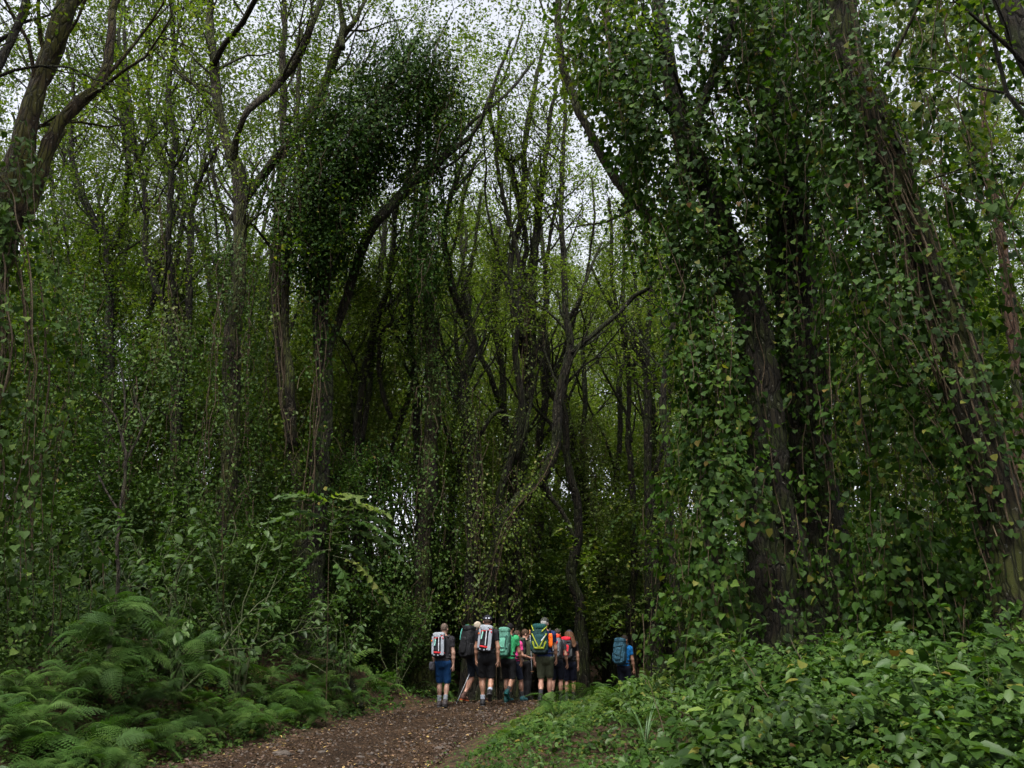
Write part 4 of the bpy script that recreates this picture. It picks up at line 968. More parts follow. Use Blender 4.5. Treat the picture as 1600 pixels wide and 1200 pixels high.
fern_at(110, 1060, 10.7, .55, 'drooping fern hanging over the earth bank below the feathery bush', 12, 453, .35)

# herbs and small broad leaved plants, leaf by leaf
def herb(px, py, H, n, leaf, mat, label, group, seed, W=.8, kind='heart', stems=7, cat='plant', name='leafy_herb', nobj=40, spreadx=.5, upleaf=.9, Y=None):
    r = np.random.default_rng(seed)
    p = ground_at(px, py) if Y is None else np.array([*at(px, 600, Y)[0][:2], 0])
    x, y = float(p[0]), float(p[1])
    if off_path(x, y) < .3: x += .6 if x > path_x(y) else -.6
    z = float(gh(x, y)); root = empty(name, (x, y, z), label, cat, group)
    tw = []
    for j in range(stems):
        az = r.uniform(0, 6.3); t = r.uniform(.1, 1) * spreadx
        grow(np.array([x + r.normal() * .06, y + r.normal() * .06, z - .03]), norm(np.array([math.cos(az) * t, math.sin(az) * t, 1])), H * r.uniform(.6, 1.05), max(.004, H * .007), 0, 1, tw, r, up=.1, wob=.16, seg=.14, kids=(2, 4), spread=.8, ratio=(.3, .5))
    tb = Buf()
    for q, rr, l in tw: tube(tb, q, rr, 4, r.random(), cap=False)
    link('stems', tb.mesh('stems'), M['stem'], root, 'stuff')
    tot = sum(len(q) for q, _, _ in tw); C = []
    for q, rr, l in tw:
        k = max(2, int(n * len(q) / tot)); t = r.uniform(.15, 1.02, k) * (len(q) - 1); i = np.minimum(t.astype(int), len(q) - 2); f = (t - i)[:, None]
        C.append(q[i] * (1 - f) + q[i + 1] * f + r.normal(size=(k, 3)) * leaf * .35)
    C = np.concatenate(C); m = len(C)
    N = rdir(m, r) * .38 + np.array([0, -.25, upleaf]); D = norm((C - np.array([x, y, z + H * .4])) * np.array([1, 1, .1])) * .9 + rdir(m, r) * .6 + np.array([0, 0, -.3])
    s = leaf * (1 + .28 * r.normal(size=m)).clip(.45, 1.6)
    place_leaves(root, [(C, D, N, s)], min(nobj, m), kind, W, M[mat], r)
    return root
k = 0
for gy, hs0 in ((1000, .9), (1030, .8), (1065, .7), (1100, .6), (1140, .55), (1180, .5), (1230, .45), (1290, .45)):
    for gx_ in np.arange(1060 if gy < 1100 else 1010, 1640, 74):
        px = gx_ + rg.uniform(-30, 30); py = gy + rg.uniform(-14, 14)
        if gx_ < 1150 and gy > 1150: continue
        k += 1; hs = hs0 * rg.uniform(.5, 1.45)
        broad = rg.random() < .22
        herb(px, py, hs * rg.uniform(.6, 1.15), 130, .085 if not broad else .15, 'ivy' if not broad else 'blue',
             ('small heart leaved herb' if not broad else 'herb with long pointed leaves') + spot(px, py, 1),
             'heart leaved herbs right of the path' if not broad else 'long leaved herbs right of the path', 500 + k, W=.85 if not broad else .42, kind='heart' if not broad else 'mid', nobj=42)
for i, (px, py, H, lf) in enumerate([(40, 1040, .9, .07), (110, 1030, .8, .07), (200, 1040, .7, .07), (250, 1060, .6, .06), (330, 1060, .7, .07), (400, 1040, .8, .07), (60, 1000, .9, .08), (470, 1040, .8, .07), (560, 1040, .9, .07), (620, 1040, .8, .07), (20, 1075, .6, .06), (690, 1050, .8, .07)]):
    herb(px, py, H * 1.1, 170, lf, 'blue', 'round leaved herb on the left bank' + spot(px, py, -1), 'round leaved herbs on the left bank', 700 + i, nobj=30)
herb(330, 600, 3.1, 620, .16, 'pale', 'tall shrub with large bluish leaves left of the feather leaved sapling', None, 721, W=.62, kind='mid', stems=9, cat='shrub', name='broadleaf_shrub', nobj=300, spreadx=.45, Y=13.6)
herb(420, 600, 2.9, 480, .14, 'pale', 'large leaved shrub with gaps, just behind the feather leaved sapling', None, 722, W=.62, kind='mid', stems=8, cat='shrub', name='broadleaf_shrub', nobj=250, spreadx=.5, Y=14.6)
herb(225, 600, 2.6, 460, .13, 'pale', 'large leaved shrub at the foot of the bare forked sapling', None, 723, W=.55, kind='mid', stems=8, cat='shrub', name='broadleaf_shrub', nobj=250, spreadx=.5, Y=15)
herb(870, 600, 2.6, 420, .16, 'pale', 'broad leaved shrub just behind the hiker in the cap', None, 724, W=.55, kind='mid', stems=8, cat='shrub', name='broadleaf_shrub', nobj=280, spreadx=.5, Y=26)
herb(640, 600, 1.9, 300, .10, 'ivy', 'leafy bush behind the leftmost hiker', None, 725, W=.7, kind='mid', stems=8, cat='shrub', name='leafy_shrub', nobj=200, spreadx=.6, Y=20.5)
herb(120, 600, 2.4, 480, .14, 'pale', 'large leaved shrub left of the bare forked sapling', None, 727, W=.6, kind='mid', stems=9, cat='shrub', name='broadleaf_shrub', nobj=250, spreadx=.6, Y=14.2)
herb(560, 600, 2.2, 480, .13, 'pale', 'large leaved shrub right behind the foot of the feather leaved sapling', None, 728, W=.6, kind='mid', stems=9, cat='shrub', name='broadleaf_shrub', nobj=200, spreadx=.6, Y=17.5)
herb(20, 600, 2.0, 420, .13, 'pale', 'large leaved shrub at the left edge behind the ferns', None, 729, W=.6, kind='mid', stems=9, cat='shrub', name='broadleaf_shrub', nobj=200, spreadx=.6, Y=13.4)
herb(1125, 600, .9, 260, .15, 'blue', 'long leaved plant at the left end of the green mass on the right', None, 726, W=.32, kind='mid', stems=7, cat='plant', name='long_leaved_plant', nobj=240, spreadx=.6, Y=11.5)

# saplings with feather-like leaves
def feather_sapling(px, ytop, ybase, Y, fronds, label, seed, leaflet=.13, name='feather_leaved_sapling', stemr=.010):
    r = np.random.default_rng(seed)
    top, s = at(px, ytop, Y); x, y = float(top[0]), float(top[1]); z = float(gh(x, y))
    root = empty(name, (x, y, z), label, 'sapling')
    q = np.array([[x + .12, y, z - .05], [x + .05, y, z + (top[2] - z) * .4], [x - .02, y, z + (top[2] - z) * .75], top])
    P, R = resample(q, np.array([stemr, stemr * .8, stemr * .6, stemr * .4]), .15)
    b_ = Buf(); tube(b_, P, R, 6, .5, rng=r); link('stem', b_.mesh('stem'), M['liana'], root)
    me = leaf_me('mid', .46, M['pale'])
    me2 = leaf_me('mid', .46, M['bright'])
    org = root.location
    for (tx, ty, ox, oy, pairs, hue) in fronds:       # from (tx,ty) on the stem to the tip (ox,oy), in px
        a, _ = at(tx, ty, Y); e, _ = at(ox, oy, Y + r.uniform(-.6, .5))
        L = np.linalg.norm(e - a); mid = (a + e) / 2 + np.array([0, 0, .16 * L])
        Q, Rr = resample(np.array([a, mid, e]), np.array([.006, .004, .002]), L / 24)
        fb = Buf(); tube(fb, Q, Rr, 4, .5, cap=False); fr = link('leaf_stalk', fb.mesh('leaf_stalk'), M['stem'], root)
        T = norm(np.gradient(Q, axis=0))
        idx = np.linspace(len(Q) * .2, len(Q) - 1, pairs).astype(int)
        for i in idx:
            for sd_ in ((-1, 1) if i < len(Q) - 1 else (0,)):
                side = norm(np.cross(T[i], np.array([0, 0, 1.]))) * sd_
                D = norm(side * 1.0 + T[i] * .55 + np.array([0, 0, -.28]) + r.normal(size=3) * .10); Nn = norm(np.array([0, -.8, 1.]) + r.normal(size=3) * .15)
                S = norm(np.cross(D, Nn)) * -1; S = norm(np.cross(Nn, D)); S = -S; N2 = np.cross(D, S)
                sc_ = leaflet * (.75 + .5 * math.sin(math.pi * i / len(Q))) * r.uniform(.85, 1.15)
                o = bpy.data.objects.new('leaflet', me2 if hue else me); COL.objects.link(o); o.parent = fr
                C = Q[i]
                o.matrix_basis = Matrix(((D[0] * sc_, S[0] * sc_, N2[0] * sc_, C[0]), (D[1] * sc_, S[1] * sc_, N2[1] * sc_, C[1]), (D[2] * sc_, S[2] * sc_, N2[2] * sc_, C[2]), (0, 0, 0, 1)))
    return root
feather_sapling(521, 782, 960, 15.0, [(521, 784, 558, 776, 5, 1), (521, 790, 470, 775, 7, 1), (520, 800, 437, 772, 8, 0), (521, 812, 614, 822, 9, 0), (521, 822, 613, 840, 9, 0), (520, 832, 622, 866, 9, 0),
                                     (521, 815, 420, 815, 9, 0), (520, 835, 440, 850, 8, 0), (520, 850, 575, 880, 8, 0), (520, 858, 465, 890, 7, 0), (520, 868, 600, 930, 8, 1), (520, 875, 540, 910, 6, 0), (521, 800, 605, 800, 8, 1)],
                'sapling with long feather shaped leaves spreading above the left bank', 801, .25)
feather_sapling(1000, 790, 1000, 25.2, [(1000, 790, 925, 808, 10, 1), (1000, 788, 1035, 815, 8, 1), (1000, 793, 985, 830, 7, 0), (1000, 794, 945, 835, 8, 0)], 'slender sapling with an arching tuft of feather leaves before the clearing', 802, .22)
feather_sapling(985, 945, 1050, 24.9, [(985, 948, 930, 955, 9, 1), (985, 946, 1030, 945, 9, 1), (985, 950, 945, 985, 8, 0), (985, 950, 1012, 965, 8, 0), (985, 946, 965, 930, 7, 1)], 'low sapling with spread feather leaves above the hiker in blue', 803, .20)
feather_sapling(772, 655, 700, 22, [(772, 656, 740, 672, 7, 1), (772, 656, 800, 650, 7, 1)], 'small feather leaved tuft on a thin stem against the bright central gap', 804, .13)

def thin_stem(pxs, Y, label, mat='bark_pale', name='bare_sapling', cat='sapling', branches=()):
    q = []; r = []; pxs = [(x + RNG.normal() * 3, y, w) for x, y, w in pxs]
    for x, y, w in pxs: p, s = at(x, y, Y); q.append(p); r.append(max(.004, w * s / 2))
    x, y = float(q[0][0]), float(q[0][1]); z = float(gh(x, y))
    q.insert(0, np.array([x, y, z - .05])); r.insert(0, r[0] * 1.2)
    root = empty(name, (x, y, z), label, cat)
    P, R = resample(q, r, .12); b_ = Buf(); tube(b_, P + RNG.normal(size=P.shape) * .006, R, 6, .5, .05); link('stem', b_.mesh('stem'), M[mat], root)
    for br in branches:
        q = []; r = []
        for x, y, w in br: p, s = at(x, y, Y + .1 * len(q)); q.append(p); r.append(max(.003, w * s / 2))
        P, R = resample(q, r, .12); b_ = Buf(); tube(b_, P, R, 5, .5, .05); link('branch', b_.mesh('branch'), M[mat], root)
thin_stem([(184, 910, 6), (184, 860, 6), (186, 790, 5), (190, 730, 5), (190, 690, 5), (182, 655, 4), (165, 630, 3), (145, 610, 2)], 12.8, 'bare pale sapling forking into thin leafless branches on the left',
          branches=[[(192, 728, 5), (215, 685, 4), (226, 660, 4), (240, 640, 2)], [(226, 662, 3), (212, 625, 3), (208, 600, 2)], [(188, 690, 3), (195, 640, 3), (192, 590, 3), (184, 560, 2)], [(183, 795, 4), (165, 765, 3), (154, 742, 3)]])
thin_stem([(349, 960, 2.5), (350, 900, 2.5), (345, 830, 2), (352, 770, 1.5)], 14.5, 'thin reddish stem rising from the ferns on the left', 'bark_brown')
0 and thin_stem([(398, 920, 5), (394, 870, 5), (391, 845, 5)], 12.9, 'short pale broken stick beside the large leaved shrub', 'bark_pale')
0 and thin_stem([(655, 1035, 2.2), (657, 990, 2.2), (659, 900, 2), (661, 820, 2), (660, 740, 2)], 19.5, 'thin pale liana hanging straight down beside the ivy sleeve', 'liana', 'hanging_liana', 'liana')
0 and thin_stem([(1172, 1010, 5), (1180, 930, 5), (1178, 850, 4), (1170, 780, 4)], 11.8, 'thin pale liana hanging before the vine curtain', 'liana', 'hanging_liana', 'liana')
0 and thin_stem([(1495, 860, 2.5), (1482, 800, 2.5), (1473, 730, 2), (1468, 690, 2)], 9.8, 'thin pale stem rising left of the leaning giant', 'liana', 'hanging_liana', 'liana')
0 and thin_stem([(1540, 720, 6), (1500, 640, 6), (1495, 560, 6), (1500, 480, 5), (1480, 420, 4)], 9.5, 'thick liana looping up the leaning giant', 'liana', 'hanging_liana', 'liana')

# path litter, stones, log, grass
n = 3200; y = 7.5 * (24 / 7.5) ** rg.random(n); u = rg.uniform(-1, 1, n); u = np.sign(u) * np.abs(u) ** .62; x = path_x(y) + u * path_w(y) * 1.03
C = np.column_stack([x, y, gh(x, y) + .035 + .012 * (1 - np.abs(u))]); N = rdir(n, rg) * .35 + np.array([0, 0, 1.]); D = rdir(n, rg); D[:, 2] *= .15
b_ = Buf(); s = rg.uniform(.025, .075, n); leaves(b_, C, D, N, s, s * .6, 'mid', (rg.random(n) ** 1.7), rg)
tag(link('leaf_litter', b_.mesh('leaf_litter'), M['deadleaf'], None, 'stuff'), 'brown and yellow fallen leaves scattered on the earth path', 'leaf litter')
n = 3500; y = 8 * (20 / 8) ** rg.random(n); x = path_x(y) - path_w(y) - rg.uniform(0, 3.2, n)
C = np.column_stack([x, y, gh(x, y) + .03]); N = rdir(n, rg) * .5 + np.array([0, 0, 1.]); D = rdir(n, rg); D[:, 2] *= .2
b_ = Buf(); s = rg.uniform(.03, .09, n); leaves(b_, C, D, N, s, s * .5, 'mid', (rg.random(n) ** 2.2), rg)
tag(link('leaf_litter', b_.mesh('leaf_litter'), M['deadleaf'], None, 'stuff'), 'dead brown leaves lying on the bare earth of the left bank', 'leaf litter')
M['stone'] = plain_mat('stone', (.06, .048, .038), .85, .25, .45, 9, .6)
def stone_mesh(seed, sub=1):
    bm = bmesh.new(); bmesh.ops.create_icosphere(bm, subdivisions=sub, radius=1); r = np.random.default_rng(seed)
    for v in bm.verts: v.co *= 1 + r.normal() * .13
    me = bpy.data.meshes.new('stone'); bm.to_mesh(me); bm.free(); me.materials.append(M['stone']); return me
SM = [stone_mesh(i, 2) for i in range(4)]
bb_ = Buf(); n = 2600
base = SM[0]; iv = np.array([v.co[:] for v in stone_mesh(9, 1).vertices]); fv = np.array([p.vertices[:] for p in stone_mesh(9, 1).polygons])
for i in range(n):
    y = 7.5 * (22 / 7.5) ** rg.random(); u = rg.uniform(-1, 1); x = float(path_x(y) + u * path_w(y)); s = .008 + .026 * rg.random() ** 3
    a = rg.uniform(0, 6.3); c_, s_ = math.cos(a), math.sin(a)
    V = iv * np.array([s * rg.uniform(.8, 1.6), s, s * .6]); V = V @ np.array([[c_, s_, 0], [-s_, c_, 0], [0, 0, 1]]) + np.array([x, y, float(gh(x, y)) + .026])
    bb_.add(V, None, fv, rg.random())
tag(link('gravel', bb_.mesh('gravel'), M['stone'], None, 'stuff'), 'small stones pressed into the earth path', 'gravel')
for i, (px, py, s, lab) in enumerate([(440, 1181, .10, 'flat grey stone bedded in the lower left of the path'), (503, 1178, .07, 'brown stone just right of the flat grey stone'), (562, 1186, .065, 'low dark stone at the bottom of the path'),
                                      (688, 1172, .075, 'pale stone at the right edge of the path near the weeds'), (470, 1176, .05, 'small round stone between the two larger ones'), (655, 1182, .05, 'small reddish stone by the pale one'), (395, 1190, .05, 'small pale stone at the lower left corner of the path')]):
    p = ground_at(px, py); o = bpy.data.objects.new('stone', SM[i % 4]); COL.objects.link(o); o.location = (p[0], p[1], float(gh(p[0], p[1])) + s * .15); o.scale = (s * 1.4, s, s * .5); o.rotation_euler = (0, 0, i * 1.3)
    tag(o, lab, 'stone')
M['logbark'] = plain_mat('lichened_log', (.03, .027, .022), .9, .2, .6, 14, .8, col2=(.085, .085, .065))
def log_(pts, r, label, mat):
    P, R = resample(np.array(pts), np.full(len(pts), r), .06); b_ = Buf(); tube(b_, P, R * (1 + .05 * RNG.normal(size=len(R))), 14, .5, .05)
    o = link('fallen_log', b_.mesh('fallen_log'), M[mat]); tag(o, label, 'log')
a, _ = at(1290, 1228, 4.9); c, _ = at(1400, 1221, 5.1)
log_([a, (a + c) / 2 + np.array([0, 0, .01]), c], .07, 'lichen covered grey log end at the bottom right edge', 'logbark')
p1 = ground_at(548, 1093); p2 = ground_at(565, 1112)
log_([p1 + np.array([-.1, .3, .35]), p2 + np.array([0, 0, .05])], .07, 'short dark rotten log leaning on the left path edge', 'bark_dark')
p1 = ground_at(40, 1010); p2 = ground_at(85, 1040)
log_([p1 + np.array([0, 0, .5]), (p1 + p2) / 2 + np.array([0, 0, .45]), p2 + np.array([.2, -.2, .3])], .045, 'dark fallen branch half buried in the herbs at far left', 'bark_dark')
p1 = ground_at(432, 1144); p2 = ground_at(452, 1140)
log_([p1 + np.array([0, 0, .03]), p2 + np.array([.05, 0, .04])], .015, 'thin brown stick lying at the left edge of the path', 'bark_brown')
M['grass'] = leaf_mat('grass_blade', [(0, (.05, .10, .03)), (1, (.08, .15, .045))], .5, .3)
def tuft(px, py, n, h, label, seed):
    r = np.random.default_rng(seed); p = ground_at(px, py); root = empty('grass_tuft', (float(p[0]), float(p[1]), float(gh(p[0], p[1]))), label, 'grass')
    for k in range(n):
        az = r.uniform(0, 6.3); l = h * r.uniform(.6, 1.1); t = np.linspace(0, 1, 6)
        c = np.column_stack([np.cos(az) * l * .5 * t ** 1.6, np.sin(az) * l * .5 * t ** 1.6, l * t * (1 - .25 * t)]); sd_ = np.array([-math.sin(az), math.cos(az), 0]) * .008
        w = (1 - t ** 2)[:, None] + .05
        V = np.vstack([c - sd_ * w, c + sd_ * w]); i = np.arange(5)
        b_ = Buf(); b_.add(V, np.stack([i, i + 1, i + 7, i + 6], -1)); link('blade', b_.mesh('blade'), M['grass'], root, rel=False)
tuft(1010, 1176, 16, .7, 'tuft of upright grass blades beside the right fern clump', 1)
tuft(1180, 1150, 12, .55, 'tuft of curved grass blades in the green mass on the right', 2)
tuft(1350, 1060, 10, .6, 'thin grass tuft high in the green mass on the right', 3)

rd = np.random.default_rng(44)
for i in range(22):
    px = rd.uniform(1040, 1600); py = rd.uniform(1030, 1190); p = ground_at(px, py); L = rd.uniform(.35, .9); az = rd.uniform(0, 6.3); el = rd.uniform(.2, 1.2)
    d = np.array([math.cos(az) * math.cos(el), math.sin(az) * math.cos(el), math.sin(el)]); t = np.linspace(0, 1, 7)[:, None]
    q = p + np.array([0, 0, .08]) + d * L * t + np.cumsum(rd.normal(size=(7, 3)) * .025, axis=0)
    b_ = Buf(); tube(b_, q, np.linspace(.007, .003, 7), 5, .5, .06, rng=rd)
    o = link('dry_stem', b_.mesh('dry_stem'), M['liana'] if i % 3 else M['bark_dark']); tag(o, 'thin dry stem poking out of the herbs' + spot(px, py, 1), 'stem', 'dry stems in the herbs on the right')
# ------------------------------------------------------------------ people: one continuous body each, from a smooth union of tapered limbs
def surface_net(f, lo, hi, h):
    lo = np.asarray(lo, float); hi = np.asarray(hi, float)
    n = np.ceil((hi - lo) / h).astype(int) + 1
    ax = [lo[i] + h * np.arange(n[i]) for i in range(3)]
    G = np.stack(np.meshgrid(*ax, indexing='ij'), -1)
    F = f(G.reshape(-1, 3)).reshape(n)
    S = F < 0
    acc = np.zeros((n[0] - 1, n[1] - 1, n[2] - 1, 3)); cnt = np.zeros((n[0] - 1, n[1] - 1, n[2] - 1))
    for a in range(3):
        b, c = (a + 1) % 3, (a + 2) % 3
        s0 = [slice(None)] * 3; s1 = [slice(None)] * 3; s0[a] = slice(0, -1); s1[a] = slice(1, None)
        A, B = F[tuple(s0)], F[tuple(s1)]; cr = (A < 0) != (B < 0)
        t = np.where(cr, A / np.where(cr, A - B, 1), 0)
        P = np.stack(np.broadcast_arrays(*np.ix_(*[np.arange(k) for k in cr.shape])), -1).astype(float)
        P[..., a] += t
        for db in (0, 1):
            for dc in (0, 1):
                sl = [slice(None)] * 3
                sl[b] = slice(db, db + n[b] - 1); sl[c] = slice(dc, dc + n[c] - 1); sl = tuple(sl)
                acc += np.where(cr[sl][..., None], P[sl], 0); cnt += cr[sl]
    m = cnt > 0; idx = -np.ones(m.shape, int); idx[m] = np.arange(m.sum())
    V = lo + acc[m] / cnt[m][:, None] * h
    Q = []
    for a in range(3):
        b, c = (a + 1) % 3, (a + 2) % 3
        s0 = [slice(None)] * 3; s1 = [slice(None)] * 3; s0[a] = slice(0, -1); s1[a] = slice(1, None)
        for k in (b, c): s0[k] = slice(1, -1); s1[k] = slice(1, -1)
        i0, i1 = S[tuple(s0)], S[tuple(s1)]; cr = i0 != i1
        w = np.argwhere(cr); 
        if not len(w): continue
        flip = i0[cr]
        w = w.copy(); w[:, b] += 1; w[:, c] += 1
        def cell(ob, oc):
            q = w.copy(); q[:, b] += ob; q[:, c] += oc; return idx[q[:, 0], q[:, 1], q[:, 2]]
        q = np.stack([cell(-1, -1), cell(0, -1), cell(0, 0), cell(-1, 0)], -1)
        q[~flip] = q[~flip][:, ::-1]
        Q.append(q)
    return V, np.vstack(Q)

def cap_sdf(p, a, b, ra, rb, sy=1.0):
    a = np.asarray(a, float); b = np.asarray(b, float); ba = b - a
    t = ((p - a) @ ba / max(ba @ ba, 1e-9)).clip(0, 1)
    return np.linalg.norm(p - a - t[:, None] * ba, axis=1) - (ra + (rb - ra) * t)
def ell_sdf(p, c, r, rot=None):
    r = np.asarray(r, float); q = (p - c)
    if rot is not None: q = q @ rot
    k0 = np.linalg.norm(q / r, axis=1); k1 = np.linalg.norm(q / r ** 2, axis=1)
    return k0 * (k0 - 1) / np.maximum(k1, 1e-9)
def smin(a, b, k):
    h = np.maximum(k - np.abs(a - b), 0) / k
    return np.minimum(a, b) - h * h * k * .25

def hands_mesh(buf, wrist, d, palm_n, side, curl, r):
    """palm, four unequal bent fingers, and a thumb leaving the side of the palm"""
    d = d / np.linalg.norm(d); pn = palm_n - palm_n.dot(d) * d; pn /= np.linalg.norm(pn); s = np.cross(d, pn) * side
    chains = []
    for k, (off, L) in enumerate(((.030, .070), (.010, .080), (-.010, .074), (-.029, .058))):
        p0 = wrist + d * .085 + s * off; dd = d + s * off * 2; pts = [p0]; a = curl * .5
        for j, f in enumerate((.42, .32, .26)):
            a2 = a + curl * j * .9; v = (dd * math.cos(a2) + pn * math.sin(a2)); v /= np.linalg.norm(v); pts.append(pts[-1] + v * L * f)
        chains.append((pts, .0088 - .0008 * (k == 3)))
    t0 = wrist + d * .030 + s * .030; tp = [t0, t0 + (d * .6 + s * .7 + pn * .25) * .038, t0 + (d * .6 + s * .7 + pn * .25) * .038 + (d * .9 + s * .15 + pn * .35) * .030]
    chains.append((tp, .0105))
    def f(p):
        q = cap_sdf(p, wrist - d * .03, wrist + d * .02, .026, .026)
        for off in (.026, .009, -.009, -.026): q = smin(q, cap_sdf(p, wrist + d * .015 + s * off * .6, wrist + d * .088 + s * off, .015, .0125), .012)
        for pts, rr in chains:
            for i in range(len(pts) - 1): q = smin(q, cap_sdf(p, pts[i], pts[i + 1], rr * (1 - .1 * i), rr * (.9 - .1 * i)), .004)
        return q
    V, Q = surface_net(f, wrist - .13, wrist + .13 + d * .06, .0075); V = V
    buf.add(V, Q)

SKIN = {}
def skin(c):
    if c not in SKIN:
        m, nt, b = new_mat('skin'); b.inputs['Roughness'].default_value = .55; b.inputs['Subsurface Weight'].default_value = .0
        tc = nt.nodes.new('ShaderNodeTexCoord'); nz = nt.nodes.new('ShaderNodeTexNoise'); nz.inputs['Scale'].default_value = 14; nt.links.new(tc.outputs['Object'], nz.inputs['Vector'])
        r = ramp(nt, [(.3, tuple(np.array(c) * .8)), (.7, tuple(np.array(c) * np.array([1.15, 1.05, 1.0])))]); nt.links.new(nz.outputs['Fac'], r.inputs[0]); nt.links.new(r.outputs[0], b.inputs['Base Color'])
        SKIN[c] = m
    return SKIN[c]
FAIR = (.33, .18, .125); TAN = (.26, .14, .09); TATT = (.22, .135, .10)
FABRIC = {}
def fabric(c, rough=.85):
    k = (tuple(c), rough)
    if k not in FABRIC:
        m, nt, b = new_mat('fabric'); N = nt.nodes; L = nt.links
        tc = N.new('ShaderNodeTexCoord'); nz = N.new('ShaderNodeTexNoise'); nz.inputs['Scale'].default_value = 9; nz.inputs['Detail'].default_value = 3; nz.inputs['Distortion'].default_value = .8
        mp = N.new('ShaderNodeMapping'); mp.inputs['Scale'].default_value = (1, 1, .55); L.new(tc.outputs['Object'], mp.inputs['Vector']); L.new(mp.outputs[0], nz.inputs['Vector'])
        r = ramp(nt, [(.3, tuple(np.array(c) * .85)), (.7, tuple(np.array(c) * 1.1))]); L.new(nz.outputs['Fac'], r.inputs[0]); L.new(r.outputs[0], b.inputs['Base Color'])
        bp = N.new('ShaderNodeBump'); bp.inputs['Strength'].default_value = .8; bp.inputs['Distance'].default_value = .05; L.new(nz.outputs['Fac'], bp.inputs['Height']); L.new(bp.outputs[0], b.inputs['Normal'])
        b.inputs['Roughness'].default_value = rough; b.inputs['Specular IOR Level'].default_value = .15
        
        FABRIC[k] = m
    return FABRIC[k]

def rotz(v, a):
    c, s = math.cos(a), math.sin(a); return np.array([v[0] * c - v[1] * s, v[0] * s + v[1] * c, v[2]])

